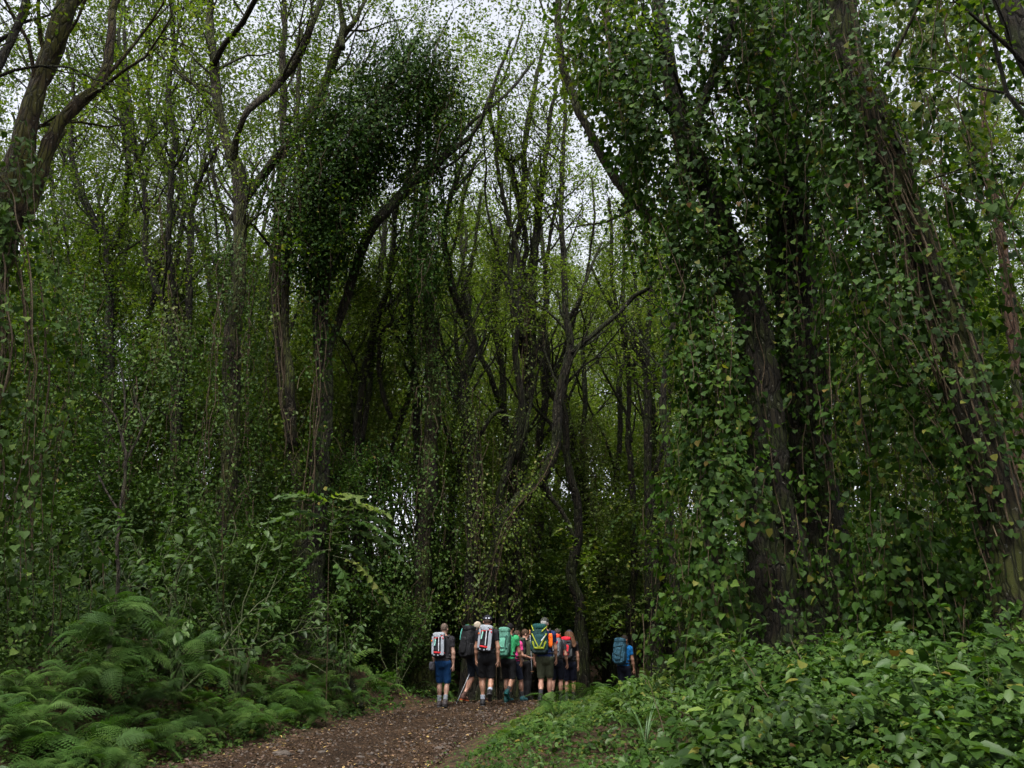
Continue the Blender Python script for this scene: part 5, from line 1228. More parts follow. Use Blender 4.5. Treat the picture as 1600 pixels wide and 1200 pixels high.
def person(label, px, Y, H, yaw=0.0, lean=.10, head_turn=0.0, head_nod=.12, legs=((.10, .0), (-.18, .10)), arms=None, skin_c=FAIR, shirt=(.01, .01, .012), sleeve=.45, shorts=(.01, .01, .012), hem=.56,
           socks=(.2, .2, .2), sock_h=.16, shoes=(.02, .02, .022), sole=(.04, .04, .04), hair='short', hair_c=(.05, .035, .02), cap=None, slim=1.0, belly=0.0, foot_z=None, zfix=None, jacket=False, knee_in=0.0, tatt=None, hem_shirt=.93):
    """faces +Y before yaw; legs = (left, right) of (foot forward, foot lifted)"""
    s = H / 1.80
    base, m_ = at(px, 1000, Y); x0 = float(base[0]); z0 = float(gh(x0, Y)) + .02 if zfix is None else zfix
    root = empty('person', (x0, Y, z0), label, 'person', 'hikers on the path', yaw)
    root.scale = (s, s, s)
    # joints in metres for a 1.80 m figure
    Pv = np.array([0, 0, .95]); up = np.array([0, math.sin(lean), math.cos(lean)])
    chest = Pv + up * .36; neck = Pv + up * .53; 
    hd = neck + np.array([0, .035 + lean * .12, .165])
    sh = [Pv + up * .475 + np.array([sx * .172 * slim, 0, 0]) for sx in (-1, 1)]
    J = {}
    for i, sx in enumerate((-1, 1)):
        hip = Pv + np.array([sx * .092, 0, -.03]); fy, fz = legs[i]
        ank = np.array([sx * (.085 + knee_in), fy, .085 + fz]); v = ank - hip; L1, L2 = .43, .43; dd = min(np.linalg.norm(v), L1 + L2 - .004)
        a_ = (L1 ** 2 - L2 ** 2 + dd ** 2) / (2 * dd); hgt = math.sqrt(max(0, L1 ** 2 - a_ ** 2)); u = v / np.linalg.norm(v); fw = np.array([0, 1, 0]) - u[1] * u; fw /= np.linalg.norm(fw)
        if np.linalg.norm(v) > dd: ank = hip + u * dd
        J[i] = (hip, hip + u * a_ + fw * hgt, ank)
    arms = arms or ((-.22, .02, .02), (.22, .02, .02))
    A = {}
    for i, sx in enumerate((-1, 1)):
        ax_, ay, bend = arms[i]            # sideways, forward swing of the hand, elbow bend
        el = sh[i] + np.array([sx * .055, -.02 + ay * .35 + 0.0, -.285]); 
        fd = np.array([sx * (.02) + ax_ * 0, math.sin(bend) + ay * .6, -math.cos(bend)]); fd /= np.linalg.norm(fd)
        if len(arms[i]) > 3: fd = np.array(arms[i][3], float); fd /= np.linalg.norm(fd)
        wr = el + fd * .25; A[i] = (sh[i], el, wr, fd)
    ct, st = math.cos(head_turn), math.sin(head_turn)
    def hp(v):             # head space to body space; v: x right, y forward, z up, from the head centre
        v = np.asarray(v, float); cn, sn = math.cos(-head_nod), math.sin(-head_nod)
        v = np.array([v[0], v[1] * cn - v[2] * sn, v[1] * sn + v[2] * cn]); return hd + np.array([v[0] * ct - v[1] * st, v[0] * st + v[1] * ct, v[2]])
    R3 = np.stack([hp(e) - hd for e in np.eye(3)], -1)
    def torso(p, g=0.0, k=.09):
        q = ell_sdf(p, chest + up * .02, np.array([.165 * slim + g, .110 + g, .20 + g]))
        q = smin(q, ell_sdf(p, Pv + up * .15 + np.array([0, belly * .5, 0]), np.array([.140 * slim + belly * .4 + g, .100 + belly * .5 + g, .17 + g])), k)
        q = smin(q, ell_sdf(p, Pv + np.array([0, -.015, 0]), np.array([.160 * slim + g, .118 + g, .125 + g])), k)
        for i in (0, 1): q = smin(q, cap_sdf(p, sh[i], neck - np.array([0, 0, .03]), .058 + g, .050 + g), .06)
        return q
    def legf(p, i, g=0.0, up_to='foot'):
        h_, k_, a_ = J[i]; q = cap_sdf(p, h_, k_, .083 + g, .055 + g)
        calf = k_ + (a_ - k_) * .32 + np.array([0, -.018, 0])
        q = smin(q, cap_sdf(p, k_, a_, .050 + g, .034 + g), .03); q = smin(q, ell_sdf(p, calf, np.array([.054 + g, .058 + g, .11 + g])), .04)
        return q
    def armf(p, i, g=0.0):
        s_, e_, w_, fd = A[i]; q = cap_sdf(p, s_, e_, .050 + g, .040 + g); return smin(q, smin(cap_sdf(p, e_, e_ + (w_ - e_) * .4, .041 + g, .038 + g), cap_sdf(p, e_ + (w_ - e_) * .4, w_, .038 + g, .024 + g), .03), .03)
    def body(p):
        q = torso(p)
        for i in (0, 1): q = smin(q, legf(p, i), .05); q = smin(q, armf(p, i), .04)
        q = smin(q, cap_sdf(p, neck - np.array([0, 0, .04]), hp((0, -.02, -.05)), .060, .055), .03)
        q = smin(q, ell_sdf(p, hd + R3 @ np.array([0, -.012, .025]), np.array([.076, .096, .098]), R3), .02)     # skull
        q = smin(q, ell_sdf(p, hd + R3 @ np.array([0, .030, -.050]), np.array([.054, .062, .070]), R3), .03)     # jaw
        q = smin(q, cap_sdf(p, hp((0, .078, .015)), hp((0, .112, -.022)), .009, .014), .012)                     # nose
        q = smin(q, cap_sdf(p, hp((-.022, .080, -.062)), hp((.022, .080, -.062)), .010, .010), .010)             # mouth
        for sx in (-1, 1):
            q = smin(q, ell_sdf(p, hd + R3 @ np.array([sx * .080, -.010, -.008]), np.array([.012, .022, .034]), R3), .006)
            q = np.maximum(q, -(np.linalg.norm(p - hp((sx * .032, .098, .012)), axis=1) - .017))                  # eye socket
            h_, k_, a_ = J[i if False else (0 if sx < 0 else 1)]; q = smin(q, cap_sdf(p, a_, a_ + np.array([0, .11, -.04]), .034, .026), .03)
        return q
    allp = np.array([j for i in (0, 1) for j in (*J[i], *A[i][:3])] + [hd, neck])
    lo = allp.min(0) - .17; hi = allp.max(0) + .17; lo[2] = min(lo[2], .0) - .02
    bb = Buf(); bb.add(*surface_net(body, lo, hi, .0138))
    for i, sx in enumerate((-1, 1)):
        hands_mesh(bb, A[i][2] + A[i][3] * .012, A[i][3], np.array([-sx * .8, .5, 0.]), sx * -1, .45 if len(A[i]) < 5 else 1.2, s)
    link('body', bb.mesh('body', attr=False), skin(skin_c), root, rel=False)
    if tatt: pass
    # clothes
    def sh_f(p):
        q = torso(p, .016)
        q = np.maximum(q, (Pv[2] + (hem_shirt - .93)) - .07 - p[:, 2])
        for i in (0, 1):
            s_, e_ = A[i][0], A[i][1]; q2 = cap_sdf(p, s_, e_, .068, .060)
            if sleeve < 1: q2 = np.maximum(q2, (p - s_) @ norm(e_ - s_) - sleeve * np.linalg.norm(e_ - s_) * 1.25)
            q = smin(q, q2, .04)
            if sleeve >= 1: q = smin(q, cap_sdf(p, e_, A[i][2] - A[i][3] * .02, .055, .040), .02)
        q = smin(q, cap_sdf(p, neck - np.array([0, 0, .06]), neck - np.array([0, 0, .015]), .075, .066), .03)
        return np.maximum(q, p[:, 2] - (neck[2] + .03))
    b1 = Buf(); b1.add(*surface_net(sh_f, lo, hi, .0135)); link('jacket' if jacket else 'shirt', b1.mesh('shirt', attr=False), fabric(shirt), root, rel=False)
    def so_f(p):
        q = ell_sdf(p, Pv + np.array([0, -.018, -.01]), np.array([.172 * slim + .004, .135, .145]))
        q = np.maximum(q, p[:, 2] - (Pv[2] + .09))
        for i in (0, 1):
            h_, k_, a_ = J[i]; L = (k_ - h_); 
            if hem > .3:
                e = k_ + (a_ - k_) * max(0, (.50 - hem) * 2.2 + .0); f_ = 1.0
                end = h_ + L * min(1.25, (.92 - hem) / .43); 
                q2 = cap_sdf(p, h_, end + norm(L) * .05, .100, .082); q2 = np.maximum(q2, (p - end) @ norm(L))
                if hem < .5: q2 = smin(cap_sdf(p, h_, k_, .100, .075), np.maximum(cap_sdf(p, k_, a_, .075, .07), (.46 - hem) * 0 + (p - (k_ + (a_ - k_) * (.5 - hem) * 2.3)) @ norm(a_ - k_)), .03)
            else: q2 = smin(smin(cap_sdf(p, h_, k_, .104, .086), cap_sdf(p, k_, a_ - np.array([0, 0, .02]), .086, .074), .03), legf(p, i, .022), .02); q2 = np.maximum(q2, a_[2] - .03 - p[:, 2])
            q = smin(q, q2, .035)
        return q
    b2 = Buf(); b2.add(*surface_net(so_f, lo, hi, .0135)); link('shorts' if hem > .3 else 'trousers', b2.mesh('shorts', attr=False), fabric(shorts), root, rel=False)
    for i in (0, 1):
        h_, k_, a_ = J[i]; u = norm(a_ - k_); lift = legs[i][1]; pitch = min(1.0, lift * 4.0) * .8
        if hem > .3 and sock_h > 0:
            b3 = Buf(); t = np.linspace(0, 1, 7)[:, None]; st_ = a_ - u * sock_h; tube(b3, st_ + (a_ + np.array([0, 0, -.02]) - st_) * t, np.linspace(.050, .042, 7), 12, cap=True)
            link('sock', b3.mesh('sock', attr=False), fabric(socks), root, rel=False)
        fd = np.array([0, math.cos(pitch), -math.sin(pitch)]); fu = np.array([0, math.sin(pitch), math.cos(pitch)])
        def shoe(p, a_=a_, fd=fd, fu=fu):
            q = cap_sdf(p, a_ + fu * .02, a_ - fu * .035, .053, .050); q = smin(q, cap_sdf(p, a_ - fu * .038 - fd * .035, a_ - fu * .048 + fd * .135, .046, .038), .05)
            return np.maximum(q, -((p - (a_ - fu * .072)) @ fu))
        b4 = Buf(); b4.add(*surface_net(shoe, a_ - .22, a_ + .24, .012)); shoe_o = link('shoe', b4.mesh('shoe', attr=False), fabric(shoes, .6), root, rel=False)
        def solef(p, a_=a_, fd=fd, fu=fu):
            q = cap_sdf(p, a_ - fu * .060 - fd * .045, a_ - fu * .060 + fd * .15, .052, .045); return np.maximum(np.maximum(q, (p - (a_ - fu * .066)) @ fu), -((p - (a_ - fu * .090)) @ fu))
        b5 = Buf(); b5.add(*surface_net(solef, a_ - .24, a_ + .26, .012)); so = link('sole', b5.mesh('sole', attr=False), fabric(sole, .7), shoe_o, rel=False)
    # hair, eyes, cap
    if hair:
        def hf(p):
            q = ell_sdf(p, hd + R3 @ np.array([0, -.018, .032]), np.array([.086, .102, .100]) if hair != 'shaved' else np.array([.081, .101, .101]), R3)
            v = (p - hd) @ R3
            cut = np.maximum(-.045 - v[:, 2] + v[:, 1] * .0, v[:, 1] * 1.0 - .055 - v[:, 2] * .35)
            if hair == 'shaved': cut = np.maximum(.0 - v[:, 2] - (v[:, 1] < -.03) * .03, v[:, 1] - .05 - v[:, 2] * .35)
            q = np.maximum(q, cut)
            if hair == 'long':
                for k in range(8):
                    a = -1.0 + k * .34; q = smin(q, cap_sdf(p, hp((.080 * math.sin(a), -.075 * math.cos(a) - .02, .02)), hp((.15 * math.sin(a) + .07, -.12 * math.cos(a) - .03, -.30 + .04 * math.sin(k * 2))), .045, .022), .03)
            return q
        b6 = Buf(); b6.add(*surface_net(hf, hd - .36, hd + .2, .0115)); link('hair', b6.mesh('hair', attr=False), fabric(hair_c, .7), root, rel=False)
    eb = Buf(); 
    for sx in (-1, 1):
        b7 = Buf(); iv_ = np.array(iv) * .0125 + hp((sx * .032, .082, .012)); b7.add(iv_, None, fv); link('eye', b7.mesh('eye', attr=False), fabric((.05, .04, .03), .2), root, rel=False)
    if cap:
        def cf(p):
            q = ell_sdf(p, hd + R3 @ np.array([0, -.012, .045]), np.array([.092, .108, .096]), R3); v = (p - hd) @ R3
            return np.maximum(q, .030 - v[:, 2] - (v[:, 1] < 0) * 0)
        b8 = Buf(); b8.add(*surface_net(cf, hd - .2, hd + .22, .0115)); co = link('cap', b8.mesh('cap', attr=False), fabric(cap['c']), root, rel=False)
        if cap.get('peak'):
            def pf(p):
                v = (p - hd) @ R3; q = ell_sdf(v, np.array([0, cap['peak'] * .10, .038]), np.array([.070, .095, .014])); return q
            b9 = Buf(); b9.add(*surface_net(pf, hd - .25, hd + .25, .0125)); link('peak', b9.mesh('peak', attr=False), fabric(cap['c']), co, rel=False)
        if cap.get('band'):
            def gf(p):
                v = (p - hd) @ R3; q = np.abs(np.linalg.norm(v[:, :2] / np.array([.094, .111]), axis=1) - 1) * .09 - .006; return np.maximum(q, np.abs(v[:, 2] - .066) - .013)
            b9 = Buf(); b9.add(*surface_net(gf, hd - .2, hd + .2, .0115)); link('band', b9.mesh('band', attr=False), fabric(cap['band']), co, rel=False)
            for sx in (-1, 1):
                b10 = Buf(); c0 = hp((sx * .030, -.118, .062)); b10.add(iv * np.array([.026, .009, .014]) @ np.eye(3) + c0, None, fv); link('lens', b10.mesh('lens', attr=False), fabric((.55, .58, .62), .25), co, rel=False)
        if cap.get('mark'):
            bm_ = Buf(); pts = np.array([hp((-.045 + .09 * t, -.118 + .01 * abs(t - .5), .038 + .030 * math.sin(math.pi * t) * (1 - .3 * t))) for t in np.linspace(0, 1, 9)]); low = np.array([hp((-.045 + .09 * t, -.118 + .01 * abs(t - .5), .036)) for t in np.linspace(0, 1, 9)])
            i = np.arange(8); bm_.add(np.vstack([pts, low]), np.stack([i, i + 1, i + 10, i + 9], -1)); link('cap_mark', bm_.mesh('cap_mark', attr=False), fabric((.6, .6, .6)), co, rel=False)
    return dict(root=root, back=chest + np.array([0, -.12, 0]), lean=lean, up=up, A=A, s=s, J=J, Pv=Pv, chest=chest, hd=hd, hp=hp, neck=neck, sh=sh)

def rbox(b_, c, size, R=None, bev=.25, taper=0.0, bulge=.0, n=7):
    """a soft rounded box; bev = superellipse softness"""
    u = np.linspace(-1, 1, n); V = []; Q = []
    for a in range(3):
        for sgn in (-1, 1):
            g1, g2 = np.meshgrid(u, u, indexing='ij'); p = np.zeros((n, n, 3)); p[..., a] = sgn; p[..., (a + 1) % 3] = g1; p[..., (a + 2) % 3] = g2
            k = len(V) * n * n; i, j = np.meshgrid(np.arange(n - 1), np.arange(n - 1), indexing='ij'); q = (i * n + j).ravel() + k
            f = np.stack([q, q + n, q + n + 1, q + 1], -1); Q.append(f if sgn > 0 else f[:, ::-1]); V.append(p.reshape(-1, 3))
    V = np.concatenate(V); e = 2 / max(bev, .05)
    L = (np.abs(V) ** e).sum(1) ** (1 / e); V = V / L[:, None]
    V = V * (1 + bulge * (1 - np.abs(V[:, [0]])) )
    V[:, 0] *= 1 - taper * (V[:, 2]); V = V * np.array(size) / 2
    if R is not None: V = V @ np.asarray(R).T
    b_.add(V + np.asarray(c), np.concatenate(Q))

def pack(P, label, size=(.30, .20, .52), off=(0, 0), body=(.02, .02, .02), lid=None, side=None, pocket=None, trim=None, tilt=0.0, bottom=None, panels=(), straps=(), buckle=None, drop=0.0, rolls=(), shoulder=None, kind='backpack', roll=0.0):
    r = P['root']; s = P['s']; up = P['up']; sh = P['sh']
    c = P['chest'] + up * (.01 - drop) + np.array([off[0], -.105 - size[1] / 2 - off[1], 0])
    a = P['lean'] + tilt; ca, sa = math.cos(a), math.sin(a)
    R = np.array([[1, 0, 0], [0, ca, sa], [0, -sa, ca]])
    cr, sr = math.cos(roll), math.sin(roll); R = R @ np.array([[cr, 0, -sr], [0, 1, 0], [sr, 0, cr]])
    root = empty(kind, tuple(Vector(r.location) + Vector(rotz(c * s, r.rotation_euler.z))), label, 'backpack', 'hikers backpacks', r.rotation_euler.z); root.scale = (s, s, s)
    w, d, h = size
    def part(name, col, boxes, parent=root, rough=.7, **kw):
        b_ = Buf()
        for cc, ss in boxes: rbox(b_, R @ np.array(cc, float), ss, R, **kw)
        return link(name, b_.mesh(name, attr=False), fabric(col, rough), parent, rel=False)
    mainb = part('pack_body', body, [((0, 0, -.02), (w, d, h))], bev=.42, taper=-.06)
    if bottom: part('bottom_panel', bottom, [((0, -.004, -h * .40), (w * .98, d * 1.02, h * .24))], bev=.5)
    lid = lid or body
    part('lid', lid, [((0, .0, h * .47), (w * .92, d * 1.05, h * .24))], bev=.6)
    if side:
        for sx in (-1, 1): part('side_pocket', side, [((sx * w * .46, -.01, -h * .22), (w * .22, d * .75, h * .42))], bev=.5)
    if pocket: part('front_pocket', pocket, [((0, -d * .5, -h * .10), (w * .62, d * .28, h * .55))], bev=.5)
    for (x, z, ww, hh, col) in panels: part('panel', col, [((x * w, -d * .515 - .008, z * h), (ww * w, .022, hh * h))], bev=.3)
    for (x, z, ww, hh, col, rot) in straps:
        b_ = Buf(); n = 8; t = np.linspace(-.5, .5, n); dx, dz = math.cos(rot), math.sin(rot)
        def onsurf(X, Z):
            X = min(max(X, -.49 * w), .49 * w); Z = min(max(Z, -.52 * h), .58 * h); e_ = 4.0
            g_ = max(.04, 1 - abs(2 * X / w) ** e_ - abs((2 * Z / h + .0) / 1.16) ** e_) ** (1 / e_)
            k_ = .14 * max(0, 1 - (X / (.33 * w)) ** 4 - ((Z + .1 * h) / (.3 * h)) ** 4) if pocket else 0
            return R @ np.array([X, -d * (.5 * g_ + k_) - .014, Z])
        pts = np.array([onsurf(x * w + dx * ww * w * q, z * h + dz * ww * w * q) for q in t]); perp = R @ np.array([-dz, 0, dx]) * hh / 2
        th = R @ np.array([0, -.006, 0]); i = np.arange(n - 1)
        b_.add(np.vstack([pts - perp + th, pts + perp + th, pts + perp - th * 2, pts - perp - th * 2]), np.vstack([np.stack([i, i + 1, i + n + 1, i + n], -1), np.stack([i + n, i + n + 1, i + 2 * n + 1, i + 2 * n], -1), np.stack([i + 3 * n, i + 3 * n + 1, i + 1, i], -1)]))
        link('strap', b_.mesh('strap', attr=False), fabric(col, .6), root, rel=False)
    if buckle:
        for (x, z, col) in buckle: part('buckle', col, [((x * w, -d * .56 - .022, z * h), (.030, .016, .030))], bev=.3, n=4)
    for (x, y, z, L_, rr, col) in rolls:
        b_ = Buf(); q = np.array([R @ np.array([x - L_ / 2 + L_ * t, y, z]) for t in np.linspace(0, 1, 5)]); tube(b_, q, np.full(5, rr), 10); link('bedroll', b_.mesh('bedroll', attr=False), fabric(col), root, rel=False)
    # shoulder straps over the shoulders to the front
    for i, sx in enumerate((-1, 1)):
        b_ = Buf(); x = sx * .115
        q = np.array([(x - off[0], size[1] / 2 + off[1] + .0, .18), (x - off[0], .105 + size[1] / 2 + off[1], .235), (x - off[0], .225 + size[1] / 2 + off[1], .14), (x * 1.05 - off[0], .25 + size[1] / 2 + off[1], -.02), (x * 1.3 - off[0], .17 + size[1] / 2 + off[1], -.16), (x * 1.35 - off[0], .03 + size[1] / 2 + off[1], -.2)])
        q = (q @ np.array([[1, 0, 0], [0, math.cos(P['lean']), -math.sin(P['lean'])], [0, math.sin(P['lean']), math.cos(P['lean'])]]))
        Q_, R_ = resample(q, np.full(6, .021), .04); tube(b_, Q_, R_, 8); link('shoulder_strap', b_.mesh('shoulder_strap', attr=False), fabric(shoulder or (.03, .03, .03)), root, rel=False)
    b_ = Buf(); th_ = np.linspace(0, 2 * np.pi, 25); wb = P['Pv'] + np.array([0, 0, .09]) - c
    tube(b_, np.column_stack([.178 * np.cos(th_), .132 * np.sin(th_), np.zeros(25)]) + wb, np.full(25, .016), 6, cap=False); link('hip_belt', b_.mesh('hip_belt', attr=False), fabric(shoulder or (.02, .02, .02)), root, rel=False)
    return root

def wpos(P, v): return np.array(P['root'].location) + rotz(np.asarray(v) * P['s'], P['root'].rotation_euler.z)
def pole(a, b, label, col=(.35, .36, .38), grip=(.02, .02, .02), group=None):
    """trekking pole from grip end a to tip b"""
    a, b = np.array(a, float), np.array(b, float); root = empty('trekking_pole', tuple(b), label, 'trekking pole', group)
    for nm, t0, t1, r0, r1, cl in (('grip', 0, .11, .016, .014, grip), ('upper_shaft', .11, .5, .0095, .0095, col), ('lower_shaft', .5, .97, .0075, .007, tuple(np.array(col) * .6)), ('basket', .945, .95, .034, .034, grip), ('tip', .97, 1, .005, .002, col)):
        b_ = Buf(); t = np.linspace(t0, t1, 4)[:, None]; tube(b_, a + (b - a) * t, np.linspace(r0, r1, 4), 8); link(nm, b_.mesh(nm, attr=False), fabric(cl, .4), root)
    return root

BLK = (.010, .010, .012); RED = (.36, .012, .016); WHT = (.21, .225, .25)
# 1: leftmost, blue shorts
p1 = person('man in blue shorts and dark t-shirt, leftmost of the hikers', 693, 18.3, 1.74, yaw=-.12, lean=.10, head_turn=-.25, legs=((.12, 0), (-.10, .03)), arms=((-.2, .15, .2), (.24, -.06, .08)), skin_c=(.24, .145, .105), shirt=(.016, .015, .017), shorts=(.004, .028, .085), hem=.50,
            socks=(.13, .14, .15), shoes=(.03, .025, .025), hair='shaved', hair_c=(.09, .065, .05))
def white_pack(P, label, off, roll):
    return pack(P, label, (.30, .17, .48), off, body=BLK, lid=(.23, .25, .27), bottom=BLK, roll=roll, drop=.02,
         panels=((-.40, .0, .16, .80, WHT), (.33, -.04, .24, .84, (.22, .24, .27)), (-.05, .40, .5, .10, WHT)), straps=((-.02, .34, .85, .030, RED, .25), (0, -.32, .95, .034, RED, -.08), (.05, .05, 1.0, .016, (.5, .52, .56), 1.57), (-.23, .15, .55, .025, (.22, .45, .38), 1.45), (.3, .42, .4, .014, BLK, -.5)),
         buckle=((-.45, .2, (.6, .12, .02)), (.07, -.33, RED), (-.28, -.42, WHT), (.2, -.40, WHT), (.02, -.44, WHT), (.38, .3, RED)))
white_pack(p1, 'white and black backpack with red straps on the leftmost hiker', (-.07, 0), 0.03)
b_ = Buf(); rbox(b_, wpos(p1, (-.235, -.04, .86)), (.14, .17, .19), bev=.6); tag(link('waist_bag', b_.mesh('waist_bag', attr=False), fabric((.03, .03, .035))), 'small dark bag hanging at the left hip of the leftmost hiker', 'bag')
# 2: grey blond man with the black pack, turned right
p2 = person('fair grey haired man in an olive t-shirt, half hidden behind the tall one', 741, 19.6, 1.80, yaw=-.75, lean=.13, head_turn=-.1, legs=((-.24, .06), (.24, 0)), arms=((-.2, .15, .6), (.2, .1, .4)), skin_c=FAIR, shirt=(.030, .040, .022), shorts=(.010, .014, .022), hem=.55,
            socks=(.07, .04, .03), sock_h=.10, shoes=(.055, .028, .022), sole=(.30, .06, .02), hair='short', hair_c=(.30, .25, .19))
pack(p2, 'big black backpack with a mint green edge on the grey haired man', (.32, .26, .66), (.0, .02), body=(.008, .008, .009), side=(.010, .010, .011), pocket=(.009, .009, .010), straps=((-.42, .28, .8, .018, (.10, .35, .27), 1.5), (-.2, .55, .5, .016, (.10, .35, .27), .6), (.2, .55, .5, .016, (.10, .35, .27), -.6)), drop=.02)
a = wpos(p2, (-.33, .12, .72)); t_, _ = at(713, 1089, 18.9); t_[2] = gh(t_[0], t_[1]) + .04
pole(wpos(p2, p2['A'][0][2] + p2['A'][0][3] * .05), t_, 'silver trekking pole slanting down to the left between the first two hikers')
# 3: tall man in black
p3 = person('tall man all in black with a dark cap and goggles', 761, 18.6, 1.92, yaw=-.05, lean=.07, head_turn=.1, head_nod=.05, legs=((.10, 0), (-.30, .20)), arms=((-.24, .16, .18), (.24, -.10, .12)), skin_c=TAN, shirt=BLK, shorts=(.008, .008, .009), hem=.54,
            socks=(.22, .24, .28), sock_h=.13, shoes=(.012, .012, .013), hair='shaved', hair_c=(.06, .04, .03), cap=dict(c=(.012, .013, .018), band=(.05, .055, .07)))
white_pack(p3, 'white and black backpack with red straps on the tall man in the cap', (-.02, 0), -.10)
# 4: green t-shirt
p4 = person('dark haired hiker in a bright green t-shirt and black shorts', 794, 19.4, 1.76, yaw=-.35, lean=.16, head_nod=.35, legs=((.12, 0), (-.30, .18)), arms=((-.2, .05, .2), (.22, .22, .35)), skin_c=TAN, shirt=(.03, .24, .09), shorts=(.010, .010, .011), hem=.53,
            socks=(.03, .03, .03), shoes=(.01, .05, .05), sole=(.012, .10, .10), hair='short', hair_c=(.006, .005, .005))
pack(p4, 'mint green backpack with dark side pocket on the hiker in the green t-shirt', (.29, .22, .60), (-.05, .0), body=(.055, .15, .11), lid=(.075, .19, .14), bottom=(.04, .13, .09), side=(.03, .08, .06), pocket=(.10, .28, .20), straps=((.0, .2, .9, .016, (.03, .10, .08), .1), (.0, -.2, .9, .016, (.03, .10, .08), -.1), (.3, .05, .9, .02, (.02, .05, .04), 1.5)), drop=-.01)
# 5: pink top with a blue pack
p5 = person('hiker in a pink t-shirt, mostly hidden behind the green one', 804, 20.0, 1.60, yaw=-.9, lean=.10, legs=((-.15, 0), (.2, 0)), arms=((-.2, .1, 1.2), (.22, .2, 1.3)), skin_c=FAIR, shirt=(.65, .06, .22), shorts=(.012, .016, .03), hem=.52, socks=(.05, .05, .05), shoes=(.03, .10, .11), hair='short', hair_c=(.05, .03, .02), slim=.88)
pack(p5, 'bright blue backpack between the green and the pink t-shirt', (.26, .20, .50), (0, 0), body=(.015, .11, .33), lid=(.02, .14, .38), side=(.01, .08, .25), straps=((0, .1, .8, .016, (.05, .05, .05), .1),))
# 6: olive jacket, face in profile
p6 = person('brown haired hiker in an olive jacket and black trousers, face turned to the right', 819, 20.7, 1.68, yaw=-.45, lean=.08, head_turn=-.95, head_nod=.18, legs=((.03, 0), (-.04, 0)), arms=((-.2, .15, 1.5), (.2, .05, .6)), skin_c=FAIR, shirt=(.045, .048, .026), sleeve=1.0, shorts=(.010, .010, .011), hem=.1, shoes=(.05, .025, .02), hair='short', hair_c=(.055, .032, .018), slim=.92, jacket=True, hem_shirt=.85)
pack(p6, 'small black backpack with a hood laid over it on the olive jacket', (.25, .16, .42), (-.02, 0), body=(.012, .012, .014), lid=(.035, .05, .035), side=(.015, .015, .016), straps=((0, .1, .8, .014, (.03, .03, .03), .2),))
g_ = wpos(p6, p6['A'][1][2] + p6['A'][1][3] * .06); tt, _ = at(815, 1093, 20.3)
pole(np.array([tt[0] + .02, 20.3, float(gh(tt[0], 20)) + 1.12]), np.array([tt[0], 20.25, float(gh(tt[0], 20)) + .03]), 'black trekking pole held upright before the olive jacket', col=(.05, .05, .05))
# 7: cap, khaki shorts
p7 = person('man in khaki shorts and a dark cap with a navy and orange shirt', 851, 18.9, 1.86, yaw=-.10, lean=.09, head_turn=-.2, head_nod=.15, legs=((-.22, .09), (.12, 0)), arms=((-.24, .12, .2), (.24, .16, .35)), skin_c=FAIR, shirt=(.010, .018, .06), shorts=(.045, .050, .030), hem=.53, socks=(.02, .02, .022), shoes=(.012, .012, .013), hair='short', hair_c=(.35, .33, .31),
            cap=dict(c=(.035, .036, .030), peak=1.0, mark=1), belly=.02)
pack(p7, 'dark green and yellow green backpack on the man in khaki shorts', (.34, .24, .56), (-.10, .0), body=(.005, .026, .026), lid=(.006, .045, .042), bottom=(.01, .02, .02), pocket=(.008, .036, .038), side=(.006, .03, .03),
     straps=((-.25, -.05, .95, .024, (.20, .23, .015), -1.1), (.25, -.05, .95, .024, (.20, .23, .015), 1.1), (0, -.33, .62, .045, (.17, .20, .012), 0), (-.33, -.22, .5, .040, (.17, .20, .012), -1.2), (.33, -.22, .5, .040, (.17, .20, .012), 1.2), (.35, .38, .5, .024, (.20, .23, .015), .8), (-.42, .42, .4, .024, (.20, .23, .015), -1.2), (.30, .05, .5, .02, (.4, .42, .44), .9)), drop=.0, tilt=.02)
b_ = Buf(); rbox(b_, wpos(p7, (.13, -.075, 1.30)), (.10, .13, .30), bev=.5)
o = link('orange_panel', b_.mesh('orange_panel', attr=False), fabric((.75, .13, .015)), p7['root'])
o.matrix_parent_inverse = (Matrix.Translation(p7['root'].location) @ p7['root'].rotation_euler.to_matrix().to_4x4() @ Matrix.Scale(p7['s'], 4)).inverted()
pole(wpos(p7, (-.31, -.12, 1.52)), wpos(p7, (-.27, -.10, .62)), 'grey folded trekking pole with a cork grip strapped beside the green pack', col=(.28, .29, .31), grip=(.35, .16, .07))
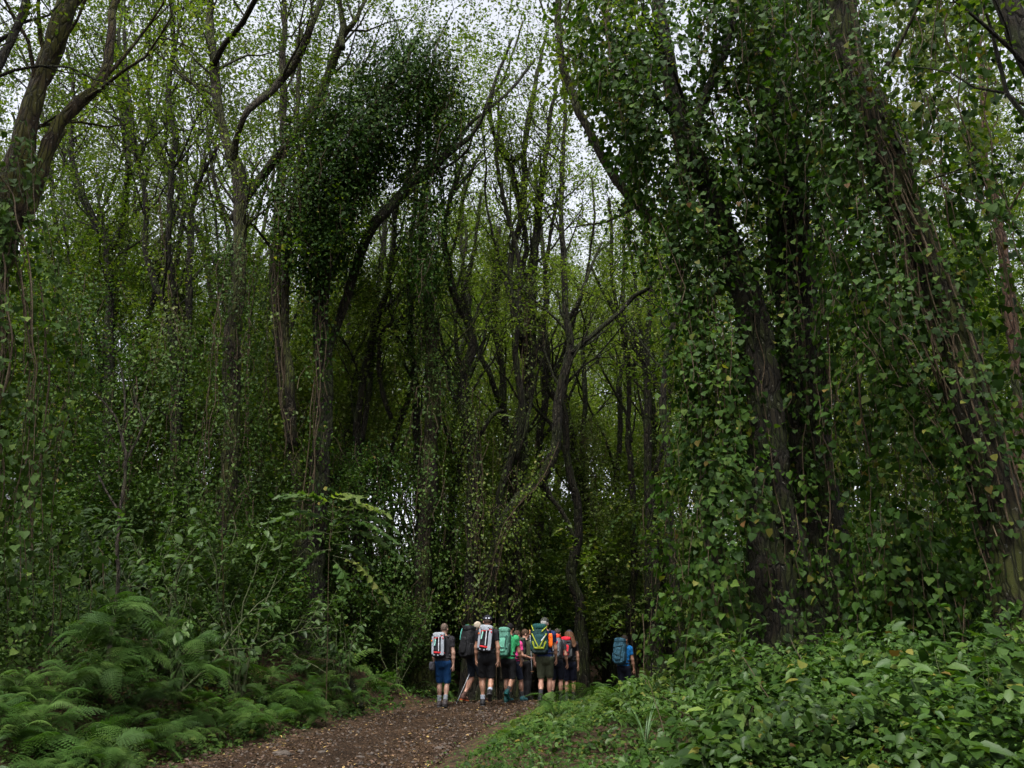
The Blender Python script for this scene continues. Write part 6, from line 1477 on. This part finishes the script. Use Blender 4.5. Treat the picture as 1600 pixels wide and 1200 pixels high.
# 8: behind, grey and orange pack
p8 = person('hiker in dark grey with head bowed, half hidden right of the khaki shorts', 868, 19.9, 1.66, yaw=-.3, lean=.26, head_nod=.6, legs=((-.18, .04), (.12, 0)), arms=((-.2, .1, .3), (.2, .1, .4)), skin_c=FAIR, shirt=(.04, .04, .045), shorts=(.008, .010, .018), hem=.52, socks=(.015, .015, .015), shoes=(.02, .02, .02), hair='short', hair_c=(.03, .025, .02))
pack(p8, 'grey backpack with red and orange panels and a bottle on top', (.30, .24, .54), (.02, .0), body=(.11, .12, .13), lid=(.55, .05, .02), side=(.05, .05, .055), pocket=(.14, .15, .16), straps=((-.1, .1, .8, .02, (.65, .67, .7), 1.2), (.2, .0, .8, .03, RED, 1.4), (-.3, .2, .6, .025, RED, 1.3), (0, -.25, .9, .016, (.02, .02, .02), 0)))
pole(wpos(p8, (-.02, -.26, 1.72)), wpos(p8, (-.06, -.28, .95)), 'dark folded trekking poles sticking up from the grey backpack', col=(.10, .12, .22))
# 9: long haired woman
p9 = person('woman with long brown hair under a dark headscarf, in black', 889, 21.4, 1.74, yaw=-.18, lean=.10, head_turn=-.2, head_nod=.25, legs=((.02, 0), (.06, 0)), arms=((-.2, .04, .05), (.22, .04, .08)), skin_c=TAN, shirt=BLK, shorts=(.008, .010, .02), hem=.52, socks=(.02, .02, .02), shoes=(.02, .02, .02), hair='long', hair_c=(.075, .036, .018), slim=.93,
            cap=dict(c=(.03, .028, .035)))
pack(p9, 'red backpack with an orange side band on the long haired woman', (.29, .22, .50), (-.06, .0), body=(.035, .036, .04), lid=(.50, .015, .03), bottom=(.02, .02, .02), pocket=(.45, .02, .03), side=(.05, .055, .055),
     straps=((-.42, .0, 1.5, .045, (.85, .16, .01), 1.62), (.0, .32, .9, .03, (.02, .02, .02), 0), (.3, -.05, .8, .02, (.02, .02, .02), 1.4), (.0, -.2, .6, .02, (.02, .02, .02), .1)))
# 10: blue hiker ahead on the right
p10 = person('man in a blue t-shirt and dark shorts walking apart on the right', 973, 23.6, 1.84, yaw=-.55, lean=.16, head_turn=-.35, head_nod=.3, legs=((-.16, .02), (.22, 0)), arms=((-.2, .05, .2), (.22, .10, .15)), skin_c=TAN, shirt=(.008, .11, .30), shorts=(.010, .012, .022), hem=.52, socks=(.02, .02, .02), shoes=(.03, .02, .02), hair='short', hair_c=(.02, .015, .012))
pack(p10, 'tall slate blue backpack on the man walking apart', (.32, .27, .62), (-.02, .0), body=(.030, .085, .12), lid=(.040, .105, .145), side=(.02, .06, .09), pocket=(.026, .075, .105), straps=((0, .2, .9, .014, (.015, .04, .05), .2), (0, -.15, .9, .014, (.015, .04, .05), -.3), (.3, 0, .9, .014, (.015, .04, .05), 1.4)), drop=-.02)
